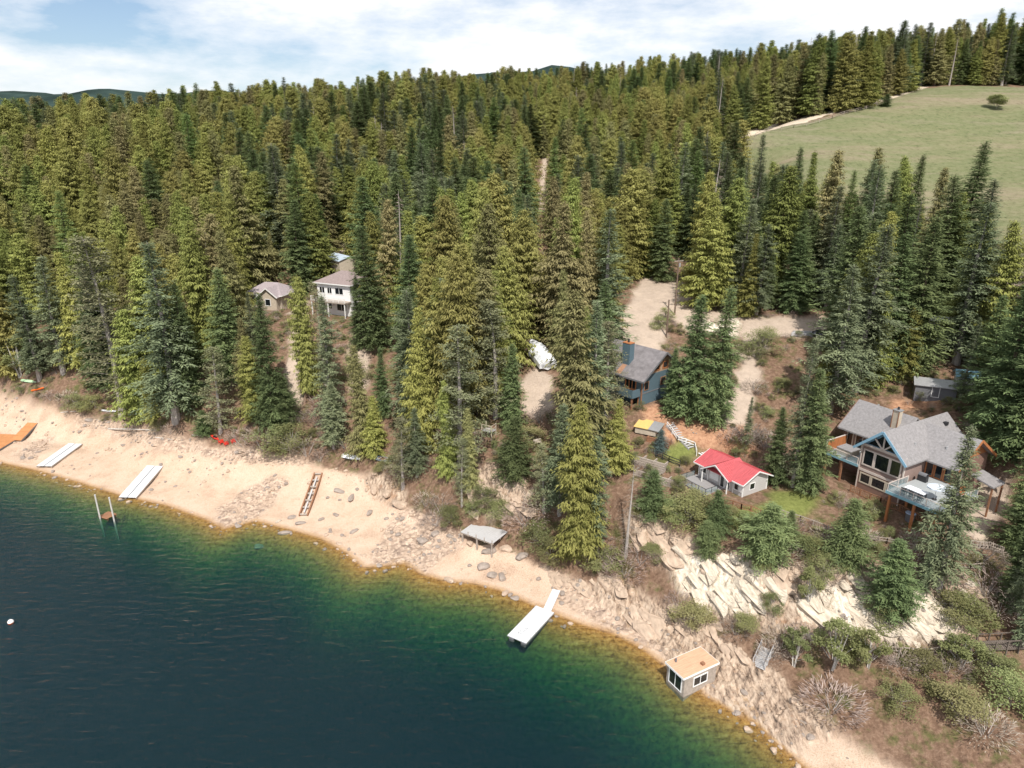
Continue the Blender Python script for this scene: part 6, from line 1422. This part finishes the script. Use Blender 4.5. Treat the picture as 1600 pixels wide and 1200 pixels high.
for a in [(755, 887, 1.1, .9, .8, 0, 'round dark boulder on the sand, largest of the shore trio'), (769, 900, .9, .8, .7, 0, 'dark boulder on the sand, middle of the shore trio'), (784, 903, 1.0, .7, .7, 0, 'dark boulder on the sand, rightmost of the shore trio'),
          (578, 802, .9, .7, .5, 0, 'dark flat boulder in the middle of the sandy cove'), (456, 809, .8, .6, .5, 0, 'dark boulder on the cove sand near the waterline'), (470, 818, 1.1, .5, .4, 0, 'low dark boulder at the cove waterline, left'), (502, 812, .6, .5, .4, 0, 'small dark boulder in the left of the cove'),
          (525, 805, .7, .5, .35, 0, 'small flat boulder right of the ramp frame'), (553, 831, .9, .45, .4, 0, 'long low boulder near the cove waterline'), (445, 832, 1.3, .6, .5, 0, 'dark wet boulder lying in the shallows of the cove'), (403, 842, .9, .8, .5, 0, 'dark wet boulder in the shallows left of the cove'),
          (447, 757, .6, .5, .4, 0, 'small grey boulder above the ramp frame'), (530, 768, 1.3, .6, .5, 0, 'dark boulder at the top left of the cove'), (550, 778, 1.5, .6, .5, 0, 'long dark boulder at the top of the cove'), (512, 778, .5, .4, .3, 0, 'tiny dark boulder at the cove top'),
          (660, 847, 1.2, .9, .8, 0, 'large brown boulder on the stony spit'), (702, 907, 1.1, .7, .5, 1, 'pale boulder at the waterline below the platform'), (790, 927, .9, .6, .4, 1, 'pale flat boulder at the waterline left of the floating dock'), (140, 657, 1.2, .9, .6, 0, 'grey boulder under the bank left of the white kayak'),
          (193, 696, .7, .5, .35, 0, 'small dark rock alone on the upper sand'), (282, 714, .6, .5, .3, 0, 'small dark rock on the sand left of the chairs'), (435, 815, .6, .5, .35, 2, 'white rock by the cove left waterline'), (585, 765, 1.6, 1.0, .8, 1, 'rusty orange rock at the head of the cove'), (605, 772, 1.8, 1.1, .9, 1, 'orange ledge rock at the right of the cove'), (625, 790, 1.6, 1.0, .9, 1, 'tan rock at the end of the cove ledge'),
          (680, 835, .8, .7, .6, 0, 'grey boulder on the stony spit, behind the brown one'), (735, 850, .9, .7, .5, 1, 'tan boulder below the left corner of the platform'), (765, 862, 1.3, .8, .6, 0, 'grey boulder below the platform'), (790, 858, 1.5, .8, .7, 1, 'tan boulder right of the platform stilts'), (815, 870, 1.2, .9, .6, 0, 'grey boulder among the rubble right of the platform')]:
    boulder(*a)
# bedded outcrops of the cliff: stacks of angular blocks
sr = random.Random(21)
SL = [(1022, 822, 4.2), (1045, 838, 4.5), (1070, 872, 4.8), (1095, 888, 4.2), (1120, 880, 4.6), (1150, 895, 4.4), (1130, 920, 4.6), (1165, 930, 4.4), (1185, 905, 4.0), (1090, 925, 4.0), (1145, 950, 4.0), (1240, 900, 4.0), (1275, 925, 4.4), (1310, 890, 4.0), (1330, 920, 4.4), (1290, 955, 4.6), (1260, 975, 4.0), (1345, 950, 4.2), (1375, 985, 4.0), (1400, 965, 4.4), (1440, 950, 4.4), (1465, 970, 4.4), (1490, 940, 4.0), (1430, 985, 4.0), (1500, 910, 3.4), (1520, 930, 3.6),
      (960, 930, 3.6), (985, 950, 4.0), (1010, 965, 3.8), (1040, 975, 4.0), (1065, 985, 3.6), (940, 910, 3.4), (1100, 990, 3.4), (1130, 1005, 3.4), (1160, 1020, 3.4), (750, 775, 3.4), (775, 790, 3.6), (800, 765, 3.4), (820, 785, 3.2), (740, 750, 3.0), (875, 905, 3.0), (905, 925, 3.2), (1010, 835, 3.6), (1030, 850, 3.6)]
def block_mesh(seed):
    import bmesh
    g = random.Random(seed); bm = bmesh.new()
    for _ in range(16):
        v = bm.verts.new((g.uniform(-1, 1), g.uniform(-1, 1), g.choice((-1, 1)) * g.uniform(.65, 1)))
    r = bmesh.ops.convex_hull(bm, input=bm.verts[:]); bmesh.ops.delete(bm, geom=[q for q in r['geom_interior'] if isinstance(q, bmesh.types.BMVert)], context='VERTS')
    me = bpy.data.meshes.new('rock_block'); bm.to_mesh(me); bm.free(); return me
SM = [block_mesh(i) for i in range(7)]; SMM = {}
lab_l = ['cliff edge under the cabin', 'white rock face', 'pale cliff below the large house', 'rocky shore left of the boathouse', 'outcrop left of the platform']
ORDL = ['leftmost', 'second from the left', 'third from the left', 'fourth from the left', 'fifth from the left', 'sixth from the left', 'seventh from the left', 'eighth from the left', 'ninth from the left', 'tenth from the left'] + ['%dth from the left' % k for k in range(11, 40)]
def region(px, py): return 0 if 960 < px < 1050 and py < 860 else 1 if 1040 < px < 1200 and py < 960 else 2 if px > 1200 else 3 if px > 860 else 4
for reg in range(5):
    for k, (px, py, L) in enumerate(sorted(q for q in SL if region(q[0], q[1]) == reg)):
        mi = 2 if reg == 1 or (reg == 2 and py > 915) else 1
        q = G(px, py); h = empty('rock_outcrop', (q[0], q[1], q[2]), R(-60 + sr.uniform(-10, 10)), 'angular bedded rock on the %s, %s' % (lab_l[reg], ORDL[k]), 'rock', 'bedded rock outcrops')
        for j in range(4):
            i = sr.randrange(7)
            if (i, mi) not in SMM: m_ = SM[i].copy(); m_.materials.append(M_STONE[mi]); SMM[(i, mi)] = m_
            o = bpy.data.objects.new('rock_block', SMM[(i, mi)]); C.objects.link(o); o.parent = h
            lx, ly = sr.uniform(-.5, .5) * L, sr.uniform(-.34, .34) * L; wx, wy = loc2w(q[:2], h.rotation_euler[2], lx, ly); sz = L * sr.uniform(.16, .40)
            o.location = (lx, ly, hz(wx, wy) - q[2] - .16 * sz); o.scale = (sz * 1.6, sz * .8, sz * sr.uniform(.14, .28)); o.rotation_euler = (R(sr.uniform(5, 30)), R(sr.uniform(8, 26)), R(sr.uniform(-16, 16)))
# driftwood
def log(px0, py0, px1, py1, r, label, m=BARK_PALE):
    a, b = Vector(G(px0, py0)), Vector(G(px1, py1)); h = empty('driftwood_log', a, 0, label, 'driftwood', 'driftwood on the beach'); d = b - a; mid = d * .5 + Vector((0, 0, .15)); k1 = d * .5
    MB().tube((0, 0, r * .8), d * .5 + UP * r * 1.1 + Vector((.1, .1, 0)), r, r * .85, 8).tube(d * .5 + UP * r * 1.1 + Vector((.1, .1, 0)), d + UP * r * .7, r * .84, r * .5, 8).build('stem', m, h)
    MB().tube(d * .35 + UP * r, d * .35 + Vector((d.y * .08, -d.x * .08, .5)) + d * .1, r * .35, r * .15, 6).build('branch_stub', m, h)
log(170, 671, 245, 673, .14, 'long pale driftwood log along the top of the sand'); log(243, 684, 270, 688, .10, 'short pale driftwood branch right of the long log'); log(300, 680, 330, 684, .09, 'thin driftwood pole beneath the round fir'); log(95, 645, 120, 643, .1, 'short driftwood pole at the bank left of the white kayak')
log(715, 740, 735, 785, .16, 'grey fallen trunk leaning on the outcrop left of the platform', BARK_GREY); log(1355, 843, 1340, 820, .09, 'thin fallen pole on the slope left of the large house', BARK_GREY); log(1090, 498, 1125, 506, .1, 'fallen dark pole on the pale rock behind the firs', BARK); log(1540, 1020, 1572, 1036, .12, 'pale fallen log beneath the footbridge'); log(1212, 800, 1228, 808, .12, 'grey log on the lawn edge right of the cabin', BARK_GREY)
# scattered stones: uncountable
def stones():
    srcs = []
    for mi in (0, 1):
        for i in range(2):
            key = (i, mi)
            ob = next((o for o in bpy.data.objects if o.type == 'MESH' and o.data is BMM.get(key)), None)
            if ob: srcs.append(ob)
    g = np.random.default_rng(3); n = 60000; x = g.uniform(-150, 60, n); y = g.uniform(50, 190, n)
    z, s, zn = height(x, y, True); px, py, dep = proj(x, y, z)
    pr = zn['stones'] * .8 + zn['sand'] * .06 + zn['rock'] * .14 + zn['red'] * .06
    pr = pr + ((s > -1.6) & (s < 0)) * .3 + ((s > 9) & (s < 22)) * zn['sand'] * .16
    pr = pr * (.25 + 1.5 * (fbm(x / 5, y / 5, 71, 3) > 0))
    ok = (g.random(n) < pr) & (s > -1.6) & (np.abs(x) < .8 * y + 10)
    pts = []
    for i in np.nonzero(ok)[0]:
        sc = .09 + .42 * g.random() ** 3.2; pts.append((x[i], y[i], z[i] + sc * .15, sc * g.uniform(.8, 1.5), sc * g.uniform(.6, 1), g.random() * 6.28, int(g.integers(len(srcs)))))
    print('stones', len(pts), len(srcs))
    scatter_stuff('beach_stones', pts, [[o] for o in srcs], 'loose grey and tan stones strewn over the beach and rocks', 'stones')
stones()
